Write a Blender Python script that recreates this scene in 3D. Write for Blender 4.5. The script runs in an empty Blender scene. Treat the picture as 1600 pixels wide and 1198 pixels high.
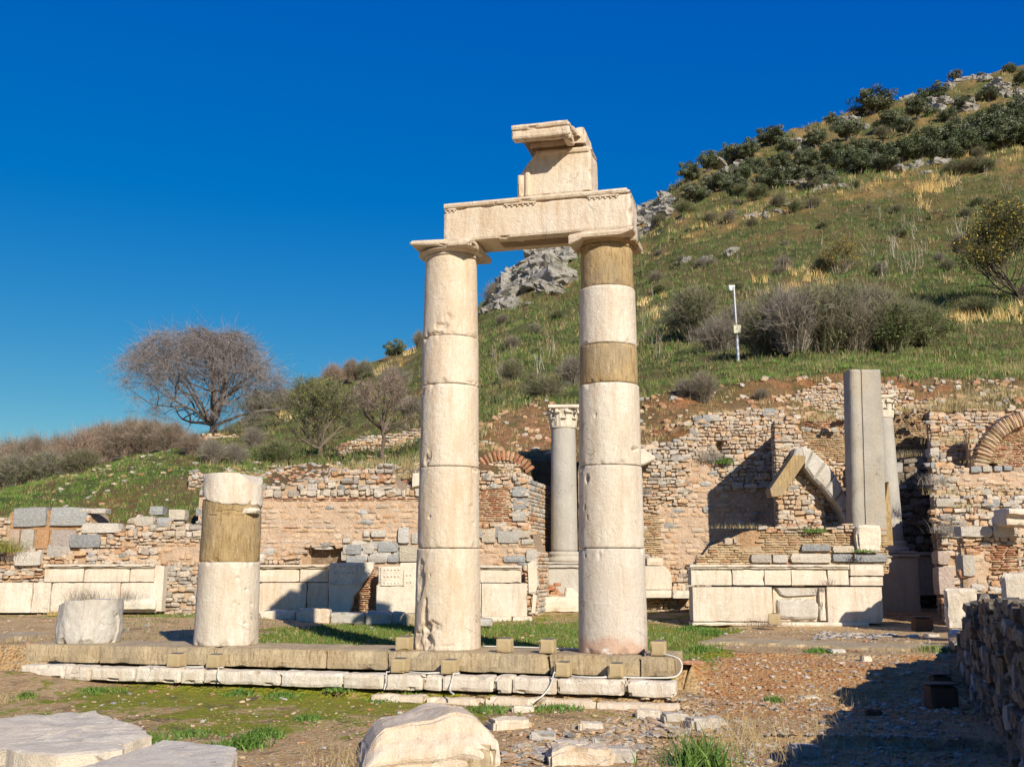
import bpy, math, random
import numpy as np
from mathutils import noise, Vector
S_ = bpy.context.scene
R = math.radians
# ---------------------------------------------------------------- camera, sky, sun, exposure
F, PITCH, CH = 1650.0, R(10.0), 1.17          # focal length in photo pixels, pitch, eye height above the stylobate
cam = bpy.data.objects.new('camera', bpy.data.cameras.new('camera')); S_.collection.objects.link(cam)
cam.location = (0, 0, CH); cam.rotation_euler = (R(90) + PITCH, 0, 0)
cam.data.sensor_width = 36; cam.data.lens = F / 1600 * 36; cam.data.clip_end = 6000
S_.camera = cam
SUNDIR = Vector((-0.455, 1.0, -0.60)).normalized()   # the way the light travels
sun = bpy.data.objects.new('sun', bpy.data.lights.new('sun', 'SUN')); S_.collection.objects.link(sun)
sun.rotation_euler = SUNDIR.to_track_quat('-Z', 'Y').to_euler()
sun.location = (5, -10, 20)
sun.data.energy = 5.0; sun.data.angle = R(0.5); sun.data.color = (1.0, 0.92, 0.77)
w = bpy.data.worlds.new('World'); S_.world = w; w.use_nodes = True
nt = w.node_tree; nt.nodes.clear()
sky = nt.nodes.new('ShaderNodeTexSky'); sky.sky_type = 'NISHITA'; sky.sun_disc = False
sky.sun_elevation = math.asin(-SUNDIR.z); sky.sun_rotation = math.atan2(-SUNDIR.x, -SUNDIR.y)
sky.air_density = 1.0; sky.dust_density = 0.1; sky.ozone_density = 4.0; sky.altitude = 600
hs = nt.nodes.new('ShaderNodeHueSaturation'); hs.inputs['Saturation'].default_value = 1.40; hs.inputs['Value'].default_value = 1.0; hs.inputs['Hue'].default_value = 0.505
bg = nt.nodes.new('ShaderNodeBackground'); bg.inputs[1].default_value = 0.080
wo = nt.nodes.new('ShaderNodeOutputWorld')
nt.links.new(sky.outputs[0], hs.inputs['Color']); 
sr = nt.nodes.new('ShaderNodeSeparateColor'); cr = nt.nodes.new('ShaderNodeCombineColor'); nt.links.new(hs.outputs[0], sr.inputs[0])   # a polarised, cobalt sky
for k, (gain, pw) in enumerate(((8.6, 1.0), (7.9, .87), (6.2, .28))):
    m1 = nt.nodes.new('ShaderNodeMath'); m1.operation = 'MULTIPLY'; m1.inputs[1].default_value = .0998; m2 = nt.nodes.new('ShaderNodeMath'); m2.operation = 'POWER'; m2.inputs[1].default_value = pw
    m3 = nt.nodes.new('ShaderNodeMath'); m3.operation = 'MULTIPLY'; m3.inputs[1].default_value = gain
    nt.links.new(sr.outputs[k], m1.inputs[0]); nt.links.new(m1.outputs[0], m2.inputs[0]); nt.links.new(m2.outputs[0], m3.inputs[0]); nt.links.new(m3.outputs[0], cr.inputs[k])
nt.links.new(cr.outputs[0], bg.inputs[0]); nt.links.new(bg.outputs[0], wo.inputs[0])
S_.view_settings.view_transform = 'Standard'; S_.view_settings.look = 'None'
S_.view_settings.exposure = 0.38; S_.view_settings.gamma = 1.0
S_.render.resolution_x = 1024; S_.render.resolution_y = 766

# ---------------------------------------------------------------- where a photo pixel lies at a given distance
cp, sp = math.cos(PITCH), math.sin(PITCH)
def slope(py): b = (599 - py) / F; return (sp + b * cp) / (cp - b * sp)
def zat(py, Y): return CH + Y * slope(py)
def xat(px, py, Y): b = (599 - py) / F; return Y * (px - 800) / F / (cp - b * sp)
def P(px, py, Y): return (xat(px, py, Y), Y, zat(py, Y))
def Yof(py, z): return (z - CH) / slope(py)
def to_px(x, y, z):
    d = y * cp + (z - CH) * sp; u = -y * sp + (z - CH) * cp
    return 800 + F * x / d, 599 - F * u / d
E1 = np.array((0.968, -0.252)); E1 /= np.linalg.norm(E1); E2 = np.array((-E1[1], E1[0]))   # the colonnade's own axes
RY = 15.72; RO = np.array((xat(958, 1018, RY), RY))
def row(u, v, z=0): p = RO + E1 * u + E2 * v; return (p[0], p[1], z)
def on_row(px, py, v=0):                       # pixel -> (u, z) on the vertical plane through the row, v behind it
    b = (599 - py) / F; d = np.array(((px - 800) / F, cp - b * sp)); n = E2
    t = (RO + E2 * v).dot(n) / d.dot(n); p = d * t
    return float((p - RO).dot(E1)), CH + t * (sp + b * cp)

# ---------------------------------------------------------------- mesh helpers
rnd = random.Random(7)
def nz(x, y, z=0, s=1.0): return noise.noise(Vector((x * s, y * s, z * s)))
def fbm(x, y, z=0, s=1.0): return nz(x, y, z, s) + .5 * nz(x, y, z, s * 2.1) + .25 * nz(x, y, z, s * 4.3)
class MB:
    def __init__(s): s.v = []; s.f = []; s.c = []
    def add(s, vs, fs, col=(.5, .5, .5)):
        o = len(s.v); s.v.extend(vs)
        for f in fs: s.f.append(tuple(i + o for i in f))
        if isinstance(col, list): s.c.extend(col)
        else: s.c.extend([col] * len(fs))
    def obj(s, name, mat, parent=None, label=None, cat=None, group=None, kind=None, smooth=False, base=None):
        me = bpy.data.meshes.new(name); V = np.array(s.v, dtype=float)
        if parent is not None: off = np.array(parent.get('_o', (0, 0, 0)), dtype=float)
        elif base is not None: off = np.array(base, dtype=float)
        else: off = np.array(((V[:, 0].min() + V[:, 0].max()) / 2, (V[:, 1].min() + V[:, 1].max()) / 2, V[:, 2].min()))
        V = V - off
        me.from_pydata(V.tolist(), [], s.f)
        a = me.attributes.new('Col', 'FLOAT_COLOR', 'FACE')
        C = np.ones((len(s.f), 4)); C[:, :3] = np.array(s.c, dtype=float)[:, :3]; a.data.foreach_set('color', C.ravel())
        if smooth: me.polygons.foreach_set('use_smooth', [True] * len(s.f))
        me.update()
        o = bpy.data.objects.new(name, me); S_.collection.objects.link(o); me.materials.append(mat)
        if parent is not None: o.parent = parent
        else: o.location = off
        o['_o'] = tuple(off)
        return tag(o, label, cat, group, kind)
def tag(o, label=None, cat=None, group=None, kind=None):
    if label: o['label'] = label
    if cat: o['category'] = cat
    if group: o['group'] = group
    if kind: o['kind'] = kind
    return o
def thing(name, loc, label, cat, group=None):
    o = bpy.data.objects.new(name, None); o.empty_display_size = .2; S_.collection.objects.link(o); o.location = loc; o['_o'] = tuple(loc)
    return tag(o, label, cat, group)
def copy_tree(src, loc, rz=0, sc=1.0, label=None, group=None, name=None):
    c = src.copy(); S_.collection.objects.link(c); c.location = loc; c.rotation_euler = (0, 0, rz)
    c.scale = sc if isinstance(sc, tuple) else (sc, sc, sc)
    if label: c['label'] = label
    if group: c['group'] = group
    for ch in src.children:
        k = ch.copy(); S_.collection.objects.link(k); k.parent = c
    return c
_lat = {}
def lattice(nx, ny, nz_):
    k = (nx, ny, nz_)
    if k in _lat: return _lat[k]
    idx = {}; vs = []; fs = []
    def g(i, j, l):
        if (i, j, l) not in idx: idx[(i, j, l)] = len(vs); vs.append((i, j, l))
        return idx[(i, j, l)]
    for i in range(nx):
        for j in range(ny):
            fs.append((g(i, j, 0), g(i, j + 1, 0), g(i + 1, j + 1, 0), g(i + 1, j, 0)))
            fs.append((g(i, j, nz_), g(i + 1, j, nz_), g(i + 1, j + 1, nz_), g(i, j + 1, nz_)))
    for i in range(nx):
        for l in range(nz_):
            fs.append((g(i, 0, l), g(i + 1, 0, l), g(i + 1, 0, l + 1), g(i, 0, l + 1)))
            fs.append((g(i, ny, l), g(i, ny, l + 1), g(i + 1, ny, l + 1), g(i + 1, ny, l)))
    for j in range(ny):
        for l in range(nz_):
            fs.append((g(0, j, l), g(0, j, l + 1), g(0, j + 1, l + 1), g(0, j + 1, l)))
            fs.append((g(nx, j, l), g(nx, j + 1, l), g(nx, j + 1, l + 1), g(nx, j, l + 1)))
    _lat[k] = (vs, fs); return _lat[k]
def stone(mb, c, s, col, e1=(1, 0), rnd_=.22, jit=.10, tilt=0.0):
    """small rough stone: centre c, half sizes s along e1, depth and z"""
    vs, fs = lattice(2, 2, 2); e2 = (-e1[1], e1[0]); out = []
    ct, st = math.cos(tilt), math.sin(tilt)
    for (i, j, l) in vs:
        p = [i - 1, j - 1, l - 1]; n = abs(p[0]) + abs(p[1]) + abs(p[2])
        k = 1 - rnd_ * (n - 1) * .5 if n > 1 else 1.0
        a = p[0] * s[0] * k + rnd.uniform(-1, 1) * jit * s[0]
        b = p[1] * s[1] * k + rnd.uniform(-1, 1) * jit * min(s[0], s[1])
        d = p[2] * s[2] * k + rnd.uniform(-1, 1) * jit * s[2]
        a, d = a * ct - d * st, a * st + d * ct
        out.append((c[0] + e1[0] * a + e2[0] * b, c[1] + e1[1] * a + e2[1] * b, c[2] + d))
    mb.add(out, fs, col)
def block(mb, o, dims, e1=(1, 0), amp=.006, chip=.02, step=.08, seed=None, col=(.6, .6, .6), shape=None, bev=.012):
    """finely divided weathered block: o = front lower left corner, dims = along e1, depth, height"""
    if seed is None: seed = rnd.uniform(0, 500)
    n = [max(2, min(60, int(d / step))) for d in dims]
    vs, fs = lattice(*n); e2 = (-e1[1], e1[0]); out = []
    for (i, j, l) in vs:
        q = [i / n[0] * dims[0], j / n[1] * dims[1], l / n[2] * dims[2]]
        ex = [(-1 if a == 0 else 1 if a == m else 0) for a, m in zip((i, j, l), n)]
        ne = sum(1 for e in ex if e)
        N = noise.noise_vector(Vector((q[0] * 3 + seed, q[1] * 3, q[2] * 3)))
        N2 = noise.noise_vector(Vector((q[0] * 11 + seed, q[1] * 11, q[2] * 11)))
        if ne > 1:
            c = bev + chip * max(0, noise.noise(Vector((q[0] * 4.5 + seed, q[1] * 4.5, q[2] * 4.5))) * 2.2 - .25)
            for k in range(3): q[k] -= ex[k] * c
        for k in range(3): q[k] += amp * (N[k] + .4 * N2[k])
        if shape: q = shape(*q)
        out.append((o[0] + e1[0] * q[0] + e2[0] * q[1], o[1] + e1[1] * q[0] + e2[1] * q[1], o[2] + q[2]))
    mb.add(out, fs, col)
def blockpx(mb, x0, y0, x1, y1, Y, depth=.4, **k):
    a = P(x0, y1, Y); b = P(x1, y0, Y); block(mb, a, (xat(x1, y1, Y) - a[0], depth, b[2] - a[2]), **k)
def prism(mb, pts, o, e1, depth, col=(.6, .6, .6), bev=.012, amp=0):
    """polygon pts (u, z) counter-clockwise, extruded back by depth with a bevelled front"""
    e2 = (-e1[1], e1[0]); n = len(pts); cu = sum(p[0] for p in pts) / n; cz = sum(p[1] for p in pts) / n
    def W(u, v, z): return (o[0] + e1[0] * u + e2[0] * v, o[1] + e1[1] * u + e2[1] * v, z)
    ins = []
    for (u, z) in pts:
        d = math.hypot(u - cu, z - cz) + 1e-6; ins.append((u - (u - cu) / d * bev * 1.4, z - (z - cz) / d * bev * 1.4))
    vs = [W(u, 0, z) for u, z in ins] + [W(u, bev, z) for u, z in pts] + [W(u, depth, z) for u, z in pts]
    fs = [tuple(range(n)), tuple(reversed(range(2 * n, 3 * n)))]
    for k in range(n):
        m = (k + 1) % n; fs.append((k, k + n, m + n, m)); fs.append((k + n, k + 2 * n, m + 2 * n, m + n))
    mb.add(vs, fs, col)
def prismpx(mb, pp, Y, depth, **k):
    prism(mb, [(xat(a, b, Y), zat(b, Y)) for a, b in reversed(pp)], (0, Y), (1, 0), depth, **k)   # pp clockwise in the photo
def tube(mb, pts, rad, seg=6, col=(.8, .8, .8), cap=True):
    pts = [Vector(p) for p in pts]; n = len(pts); rs = rad if isinstance(rad, (list, tuple)) else [rad] * n
    vs = []; fs = []; up = Vector((.13, .21, 1)).normalized()
    for i, p in enumerate(pts):
        t = (pts[min(i + 1, n - 1)] - pts[max(i - 1, 0)]); t = t.normalized() if t.length > 1e-9 else Vector((0, 0, 1))
        a = t.cross(up)
        if a.length < .05: a = t.cross(Vector((1, 0, 0)))
        a.normalize(); b = t.cross(a)
        for k in range(seg):
            th = 2 * math.pi * k / seg; vs.append(tuple(p + a * math.cos(th) * rs[i] + b * math.sin(th) * rs[i]))
    for i in range(n - 1):
        for k in range(seg):
            m = (k + 1) % seg; fs.append((i * seg + k, i * seg + m, (i + 1) * seg + m, (i + 1) * seg + k))
    if cap: fs.append(tuple(reversed(range(seg)))); fs.append(tuple(range((n - 1) * seg, n * seg)))
    mb.add(vs, fs, col)
def lathe(mb, cx, cy, prof, seg=48, col=(.6, .6, .6)):
    vs = []; fs = []
    for (r, z) in prof:
        for k in range(seg):
            t = 2 * math.pi * k / seg; vs.append((cx + r * math.cos(t), cy + r * math.sin(t), z))
    for i in range(len(prof) - 1):
        for k in range(seg):
            m = (k + 1) % seg; fs.append((i * seg + k, i * seg + m, (i + 1) * seg + m, (i + 1) * seg + k))
    fs.append(tuple(reversed(range(seg)))); fs.append(tuple(range((len(prof) - 1) * seg, len(prof) * seg)))
    mb.add(vs, fs, col)

# ---------------------------------------------------------------- materials
def newmat(name):
    m = bpy.data.materials.new(name); m.use_nodes = True; t = m.node_tree; t.nodes.clear()
    o = t.nodes.new('ShaderNodeOutputMaterial'); b = t.nodes.new('ShaderNodeBsdfPrincipled'); t.links.new(b.outputs[0], o.inputs[0])
    b.inputs['Roughness'].default_value = .85; b.inputs['Specular IOR Level'].default_value = .25
    return m, t, b
class NG:
    def __init__(s, t): s.t = t; s.co = t.nodes.new('ShaderNodeTexCoord').outputs['Object']
    def lk(s, a, b): s.t.links.new(a, b)
    def mapping(s, sc): n = s.t.nodes.new('ShaderNodeMapping'); n.inputs['Scale'].default_value = sc; s.lk(s.co, n.inputs[0]); return n.outputs[0]
    def noise(s, scale, detail=6, rough=.6, vec=None, dist=0):
        n = s.t.nodes.new('ShaderNodeTexNoise'); n.inputs['Scale'].default_value = scale; n.inputs['Detail'].default_value = detail
        n.inputs['Roughness'].default_value = rough; n.inputs['Distortion'].default_value = dist; s.lk(vec or s.co, n.inputs['Vector']); return n.outputs['Fac']
    def vor(s, scale, feat='F1', out='Distance', vec=None):
        n = s.t.nodes.new('ShaderNodeTexVoronoi'); n.feature = feat; n.inputs['Scale'].default_value = scale; s.lk(vec or s.co, n.inputs['Vector']); return n.outputs[out]
    def ramp(s, fac, stops, interp='LINEAR'):
        n = s.t.nodes.new('ShaderNodeValToRGB'); n.color_ramp.interpolation = interp; e = n.color_ramp.elements
        while len(e) < len(stops): e.new(.5)
        for k, (p, c) in enumerate(stops):
            e[k].position = p; e[k].color = (c, c, c, 1) if isinstance(c, (int, float)) else (*c, 1)
        s.lk(fac, n.inputs[0]); return n.outputs[0]
    def mix(s, fac, a, b, mode='MIX'):
        n = s.t.nodes.new('ShaderNodeMix'); n.data_type = 'RGBA'; n.blend_type = mode
        for k, v in ((0, fac), (6, a), (7, b)):
            if isinstance(v, (int, float)): n.inputs[k].default_value = v if k == 0 else (v, v, v, 1)
            elif isinstance(v, tuple): n.inputs[k].default_value = (*v, 1)
            else: s.lk(v, n.inputs[k])
        return n.outputs[2]
    def math(s, op, a, b=0.0):
        n = s.t.nodes.new('ShaderNodeMath'); n.operation = op
        for k, v in ((0, a), (1, b)):
            if isinstance(v, (int, float)): n.inputs[k].default_value = v
            else: s.lk(v, n.inputs[k])
        return n.outputs[0]
    def bump(s, h, b, strength=.5, dist=.02):
        n = s.t.nodes.new('ShaderNodeBump'); n.inputs['Strength'].default_value = strength; n.inputs['Distance'].default_value = dist
        s.lk(h, n.inputs['Height']); s.lk(n.outputs[0], b.inputs['Normal'])
    def attr(s): n = s.t.nodes.new('ShaderNodeAttribute'); n.attribute_name = 'Col'; return n.outputs['Color']
def marble(name, base, alt, stain, streak=(2.2, 2.2, .35), grey=(.36, .36, .35), greyamt=.5, stamt=.6):
    m, t, b = newmat(name); g = NG(t)
    v = g.mapping(streak)
    c = g.mix(g.ramp(g.noise(1.3, 5, .6), [(.35, 0.), (.68, 1.)]), base, alt)
    c = g.mix(g.math('MULTIPLY', g.ramp(g.noise(2.4, 6, .65, v, .6), [(.47, 0.), (.72, 1.)]), stamt), c, stain)
    c = g.mix(g.math('MULTIPLY', g.ramp(g.noise(1.7, 8, .72, None, .4), [(.55, 0.), (.72, 1.)]), greyamt), c, grey)
    c = g.mix(g.ramp(g.noise(26, 4, .6, v), [(.3, .75), (.6, 0.)]), c, g.mix(.5, c, stain))
    c = g.mix(g.math('MULTIPLY', g.ramp(g.noise(3.3, 9, .75, g.mapping((3.2, 3.2, .22)), .3), [(.55, 0.), (.70, 1.)]), .32), c, (.27, .23, .18))
    c = g.mix(g.math('MULTIPLY', g.ramp(g.vor(38), [(0., 1.), (.13, 0.)]), g.ramp(g.noise(3.1, 4), [(.5, 0.), (.62, .8)])), c, (.16, .14, .12))
    c = g.mix(g.math('MULTIPLY', g.ramp(g.noise(60, 3, .7), [(.35, 1.), (.5, 0.)]), .22), c, (.2, .18, .15))
    wv = t.nodes.new('ShaderNodeVectorMath'); wv.operation = 'ADD'; nn = t.nodes.new('ShaderNodeTexNoise'); nn.inputs['Scale'].default_value = 3; g.lk(g.co, nn.inputs['Vector'])
    sc_ = t.nodes.new('ShaderNodeVectorMath'); sc_.operation = 'SCALE'; sc_.inputs['Scale'].default_value = .5; g.lk(nn.outputs['Color'], sc_.inputs[0]); g.lk(g.co, wv.inputs[0]); g.lk(sc_.outputs[0], wv.inputs[1])
    crk = g.math('MULTIPLY', g.ramp(g.vor(1.5, 'DISTANCE_TO_EDGE', 'Distance', wv.outputs[0]), [(.0, 1.), (.009, 0.)]), g.ramp(g.noise(1.9, 3, .5), [(.55, 0.), (.60, 1.)]))
    c = g.mix(g.math('MULTIPLY', crk, .75), c, (.14, .11, .08))
    c = g.mix(g.math('MULTIPLY', g.ramp(g.noise(4.2, 9, .8, g.mapping((1.6, 1.6, .55)), 1.2), [(.60, 0.), (.68, 1.)]), .55), c, (.22, .20, .17))
    oi = t.nodes.new('ShaderNodeObjectInfo'); c = g.mix(g.math('MULTIPLY', oi.outputs['Random'], .35), c, g.mix(1.0, c, (.86, .80, .72), 'MULTIPLY'))
    t.links.new(c, b.inputs['Base Color'])
    h = g.math('ADD', g.noise(14, 8, .7), g.math('MULTIPLY', g.noise(60, 4, .7), .5)); g.bump(h, b, .75, .03)
    b.inputs['Roughness'].default_value = .7
    return m
M = {}
M['marble'] = marble('cream marble', (.67, .55, .41), (.73, .65, .54), (.50, .34, .20), greyamt=.36, stamt=.7)
M['marble_pale'] = marble('pale marble', (.66, .58, .47), (.75, .69, .60), (.48, .35, .23), greyamt=.40, stamt=.65)
M['marble_grey'] = marble('grey marble', (.50, .46, .40), (.58, .55, .50), (.38, .30, .22), grey=(.24, .25, .26), greyamt=.55, stamt=.5)
M['marble_foot'] = marble('marble with orange stained foot', (.62, .55, .46), (.68, .63, .56), (.50, .38, .27), greyamt=.30, stamt=.45)
t = M['marble_foot'].node_tree; b = [n for n in t.nodes if n.type == 'BSDF_PRINCIPLED'][0]; g = NG(t); old = b.inputs['Base Color'].links[0].from_socket
sx = t.nodes.new('ShaderNodeSeparateXYZ'); t.links.new(g.co, sx.inputs[0])
fz = g.math('ADD', g.math('MULTIPLY', sx.outputs[2], 1.6), g.math('MULTIPLY', g.noise(3.5, 6, .65), 1.1))
c_ = g.mix(g.ramp(fz, [(.78, .75), (1.0, 0.)]), old, (.50, .30, .20)); c_ = g.mix(g.ramp(g.math('ADD', fz, g.math('MULTIPLY', g.noise(5, 5, .6), .6)), [(.72, 1.), (.80, 0.)]), c_, (.72, .69, .64))
t.links.new(c_, b.inputs['Base Color'])
M['marble_white'] = marble('white marble blocks', (.70, .61, .48), (.76, .69, .57), (.46, .37, .28), streak=(1.5, 1.5, 1.5), grey=(.30, .31, .32), greyamt=.6, stamt=.5)
M['marble_stain_shade'] = marble('brown stained marble with painted shade', (.26, .17, .10), (.36, .26, .17), (.12, .07, .04), greyamt=.3)  # brown staining plus the shade of undersides and hollows, put into the colour
M['granite'] = marble('grey granite shaft', (.42, .39, .345), (.48, .45, .40), (.30, .26, .21), grey=(.24, .25, .255), greyamt=.5, stamt=.4)
M['granite_dark'] = marble('mottled grey shaft', (.30, .285, .255), (.44, .42, .38), (.46, .36, .24), grey=(.15, .155, .155), greyamt=.85, stamt=.8, streak=(3, 3, .25))
def conglomerate(name, a, bb, dark, sc=1):
    m, t, b = newmat(name); g = NG(t)
    c = g.mix(g.ramp(g.noise(2.2, 7, .65), [(.35, 0.), (.65, 1.)]), a, bb)
    c = g.mix(g.math('MULTIPLY', g.ramp(g.noise(9, 6, .8, g.mapping((3, 3, .5))), [(.47, 0.), (.62, 1.)]), .75), c, dark)
    c = g.mix(g.math('MULTIPLY', g.ramp(g.noise(5, 6, .8, g.mapping((2.5, 2.5, .4))), [(.55, 0.), (.68, 1.)]), .6), c, (.55, .47, .34))
    c = g.mix(g.math('MULTIPLY', g.ramp(g.noise(1.1, 4, .6), [(.5, 0.), (.6, 1.)]), .35), c, (.30, .26, .20))
    c = g.mix(g.ramp(g.vor(34 * sc), [(.0, .85), (.22, 0.)]), c, dark)
    c = g.mix(g.ramp(g.vor(21 * sc, vec=g.mapping((1.1, 1.3, 1.2))), [(.0, .7), (.12, 0.)]), c, (.5, .44, .33))
    t.links.new(c, b.inputs['Base Color'])
    g.bump(g.math('ADD', g.noise(30, 8, .8), g.math('MULTIPLY', g.vor(34 * sc), .6)), b, .6, .015)
    return m
M['cement'] = conglomerate('brown repair cement', (.42, .30, .155), (.29, .195, .085), (.15, .095, .04))
M['sandstone'] = conglomerate('brown conglomerate step', (.50, .40, .255), (.36, .26, .14), (.16, .11, .06), .8)
m, t, b = newmat('tan sandstone lamp block'); g = NG(t)
t.links.new(g.mix(g.ramp(g.noise(3, 6), [(.35, 0.), (.65, 1.)]), (.45, .345, .20), (.36, .27, .145)), b.inputs['Base Color']); g.bump(g.noise(40, 6, .7), b, .4, .01)
M['lamp'] = m
m, t, b = newmat('masonry'); g = NG(t); a_ = g.attr()
c = g.mix(g.ramp(g.noise(6, 7, .7), [(.3, .0), (.7, .7)]), a_, g.mix(1.0, a_, (.72, .66, .60), 'MULTIPLY'))
c = g.mix(g.ramp(g.noise(19, 6, .7), [(.5, 0.), (.68, .55)]), c, (.50, .46, .40))
c = g.mix(g.ramp(g.noise(45, 4, .7), [(.33, .65), (.47, 0.)]), c, (.13, .10, .075))
t.links.new(c, b.inputs['Base Color']); g.bump(g.math('ADD', g.noise(22, 8, .75), g.math('MULTIPLY', g.vor(16), .4)), b, .9, .035)
M['masonry'] = m
m, t, b = newmat('foliage'); g = NG(t); t.links.new(g.attr(), b.inputs['Base Color']); b.inputs['Roughness'].default_value = .7
M['leaf'] = m
m, t, b = newmat('bark'); g = NG(t); a_ = g.attr()
t.links.new(g.mix(g.ramp(g.noise(9, 6, .7, g.mapping((1, 1, .3))), [(.35, .0), (.65, .8)]), a_, g.mix(1.0, a_, (.5, .48, .45), 'MULTIPLY')), b.inputs['Base Color'])
M['bark'] = m
def plain(name, col, rough=.6, metal=0):
    m, t, b = newmat(name); g = NG(t)
    t.links.new(g.mix(g.ramp(g.noise(12, 5), [(.4, 0.), (.7, .5)]), col, tuple(x * .7 for x in col)), b.inputs['Base Color'])
    b.inputs['Roughness'].default_value = rough; b.inputs['Metallic'].default_value = metal; return m
M['cable'] = plain('white cable', (.60, .58, .52), .5)
M['glass_dark'] = plain('dark lamp glass', (.10, .11, .12), .25)
M['steel'] = plain('galvanised steel', (.42, .43, .44), .45, .3)
M['white'] = plain('white plastic', (.75, .75, .73), .4)
M['beigebox'] = plain('beige cabinet', (.60, .58, .42), .5)
M['dark'] = plain('dark paint', (.06, .055, .05), .6)
M['rust'] = plain('dark rusty metal', (.10, .055, .035), .8)
# ground
m, t, b = newmat('ground earth gravel and moss'); g = NG(t)
n1 = g.noise(.55, 6, .6); n2 = g.noise(2.2, 8, .7); n3 = g.noise(14, 8, .75)
earth = g.mix(g.ramp(n2, [(.35, 0.), (.62, 1.)]), (.44, .24, .09), (.58, .39, .19))
earth = g.mix(g.ramp(n3, [(.42, 0.), (.62, .8)]), earth, (.62, .46, .27))
earth = g.mix(g.ramp(g.vor(26), [(.0, .8), (.12, 0.)]), earth, (.22, .13, .07))
cell = g.vor(19, out='Color')
earth = g.mix(g.ramp(g.vor(19), [(.18, .75), (.34, 0.)]), earth, g.ramp(cell, [(.2, (.30, .13, .06)), (.45, (.48, .40, .30)), (.65, (.36, .31, .26)), (.85, (.58, .51, .42))]))
moss = g.mix(g.ramp(g.noise(9, 7, .75), [(.35, 0.), (.65, 1.)]), (.15, .19, .010), (.33, .30, .030))
moss = g.mix(g.ramp(g.noise(3.3, 6, .7), [(.55, 0.), (.68, .8)]), moss, (.27, .11, .035))
at = g.attr(); sep = t.nodes.new('ShaderNodeSeparateColor'); t.links.new(at, sep.inputs[0])
fac = g.math('ADD', g.math('SUBTRACT', sep.outputs[0], .5), g.ramp(n2, [(.3, 0.), (.7, 1.)]))
fac = g.ramp(fac, [(.42, 0.), (.62, 1.)])
earth = g.mix(g.math('MULTIPLY', g.ramp(g.noise(1.3, 8, .75, None, .5), [(.52, 0.), (.62, 1.)]), .75), earth, g.mix(g.ramp(n3, [(.4, 0.), (.6, 1.)]), (.10, .065, .04), (.24, .15, .08)))
earth = g.mix(g.math('MULTIPLY', g.ramp(g.noise(2.9, 8, .8), [(.56, 0.), (.66, 1.)]), .7), earth, (.60, .46, .22))
moss = g.mix(g.ramp(g.noise(1.7, 8, .75, None, .4), [(.55, 0.), (.62, .85)]), moss, (.13, .095, .06))
c = g.mix(fac, earth, moss)
dirtf = g.ramp(g.math('ADD', g.math('SUBTRACT', sep.outputs[1], .5), n2), [(.45, 0.), (.6, .85)])
c = g.mix(dirtf, c, g.mix(g.ramp(g.noise(7, 8, .75), [(.4, 0.), (.6, 1.)]), (.46, .19, .06), (.58, .35, .15)))
t.links.new(c, b.inputs['Base Color']); g.bump(g.math('ADD', g.noise(18, 9, .8), g.math('MULTIPLY', g.vor(19), -.8)), b, 1.0, .05)
b.inputs['Roughness'].default_value = .95
M['ground'] = m
m, t, b = newmat('hillside grass and earth'); g = NG(t); at = g.attr()
c = g.mix(g.ramp(g.noise(.35, 8, .7), [(.40, 0.), (.60, 1.)]), at, g.mix(1.0, at, (1.5, 1.05, .9), 'MULTIPLY'))
c = g.mix(g.ramp(g.noise(1.6, 8, .75), [(.45, 0.), (.60, .75)]), c, (.20, .155, .06))
c = g.mix(g.ramp(g.noise(2.7, 8, .8), [(.52, 0.), (.66, .8)]), c, (.075, .11, .025))
c = g.mix(g.ramp(g.noise(5, 6, .8), [(.35, .75), (.48, 0.)]), c, (.07, .055, .03))
t.links.new(c, b.inputs['Base Color']); g.bump(g.noise(3, 9, .8), b, 1.0, .35); b.inputs['Roughness'].default_value = .95
M['hill'] = m
m, t, b = newmat('limestone crag'); g = NG(t)
c = g.mix(g.ramp(g.noise(.9, 8, .7), [(.35, 0.), (.65, 1.)]), (.38, .35, .305), (.52, .48, .42))
c = g.mix(g.ramp(g.noise(2.3, 8, .8), [(.52, 0.), (.64, .85)]), c, (.13, .12, .10))
c = g.mix(g.ramp(g.noise(1.5, 6, .7), [(.60, 0.), (.68, .8)]), c, (.10, .11, .04))
t.links.new(c, b.inputs['Base Color']); g.bump(g.math('ADD', g.noise(1.3, 10, .8), g.vor(.9)), b, 1.0, .6)
M['crag'] = m
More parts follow.
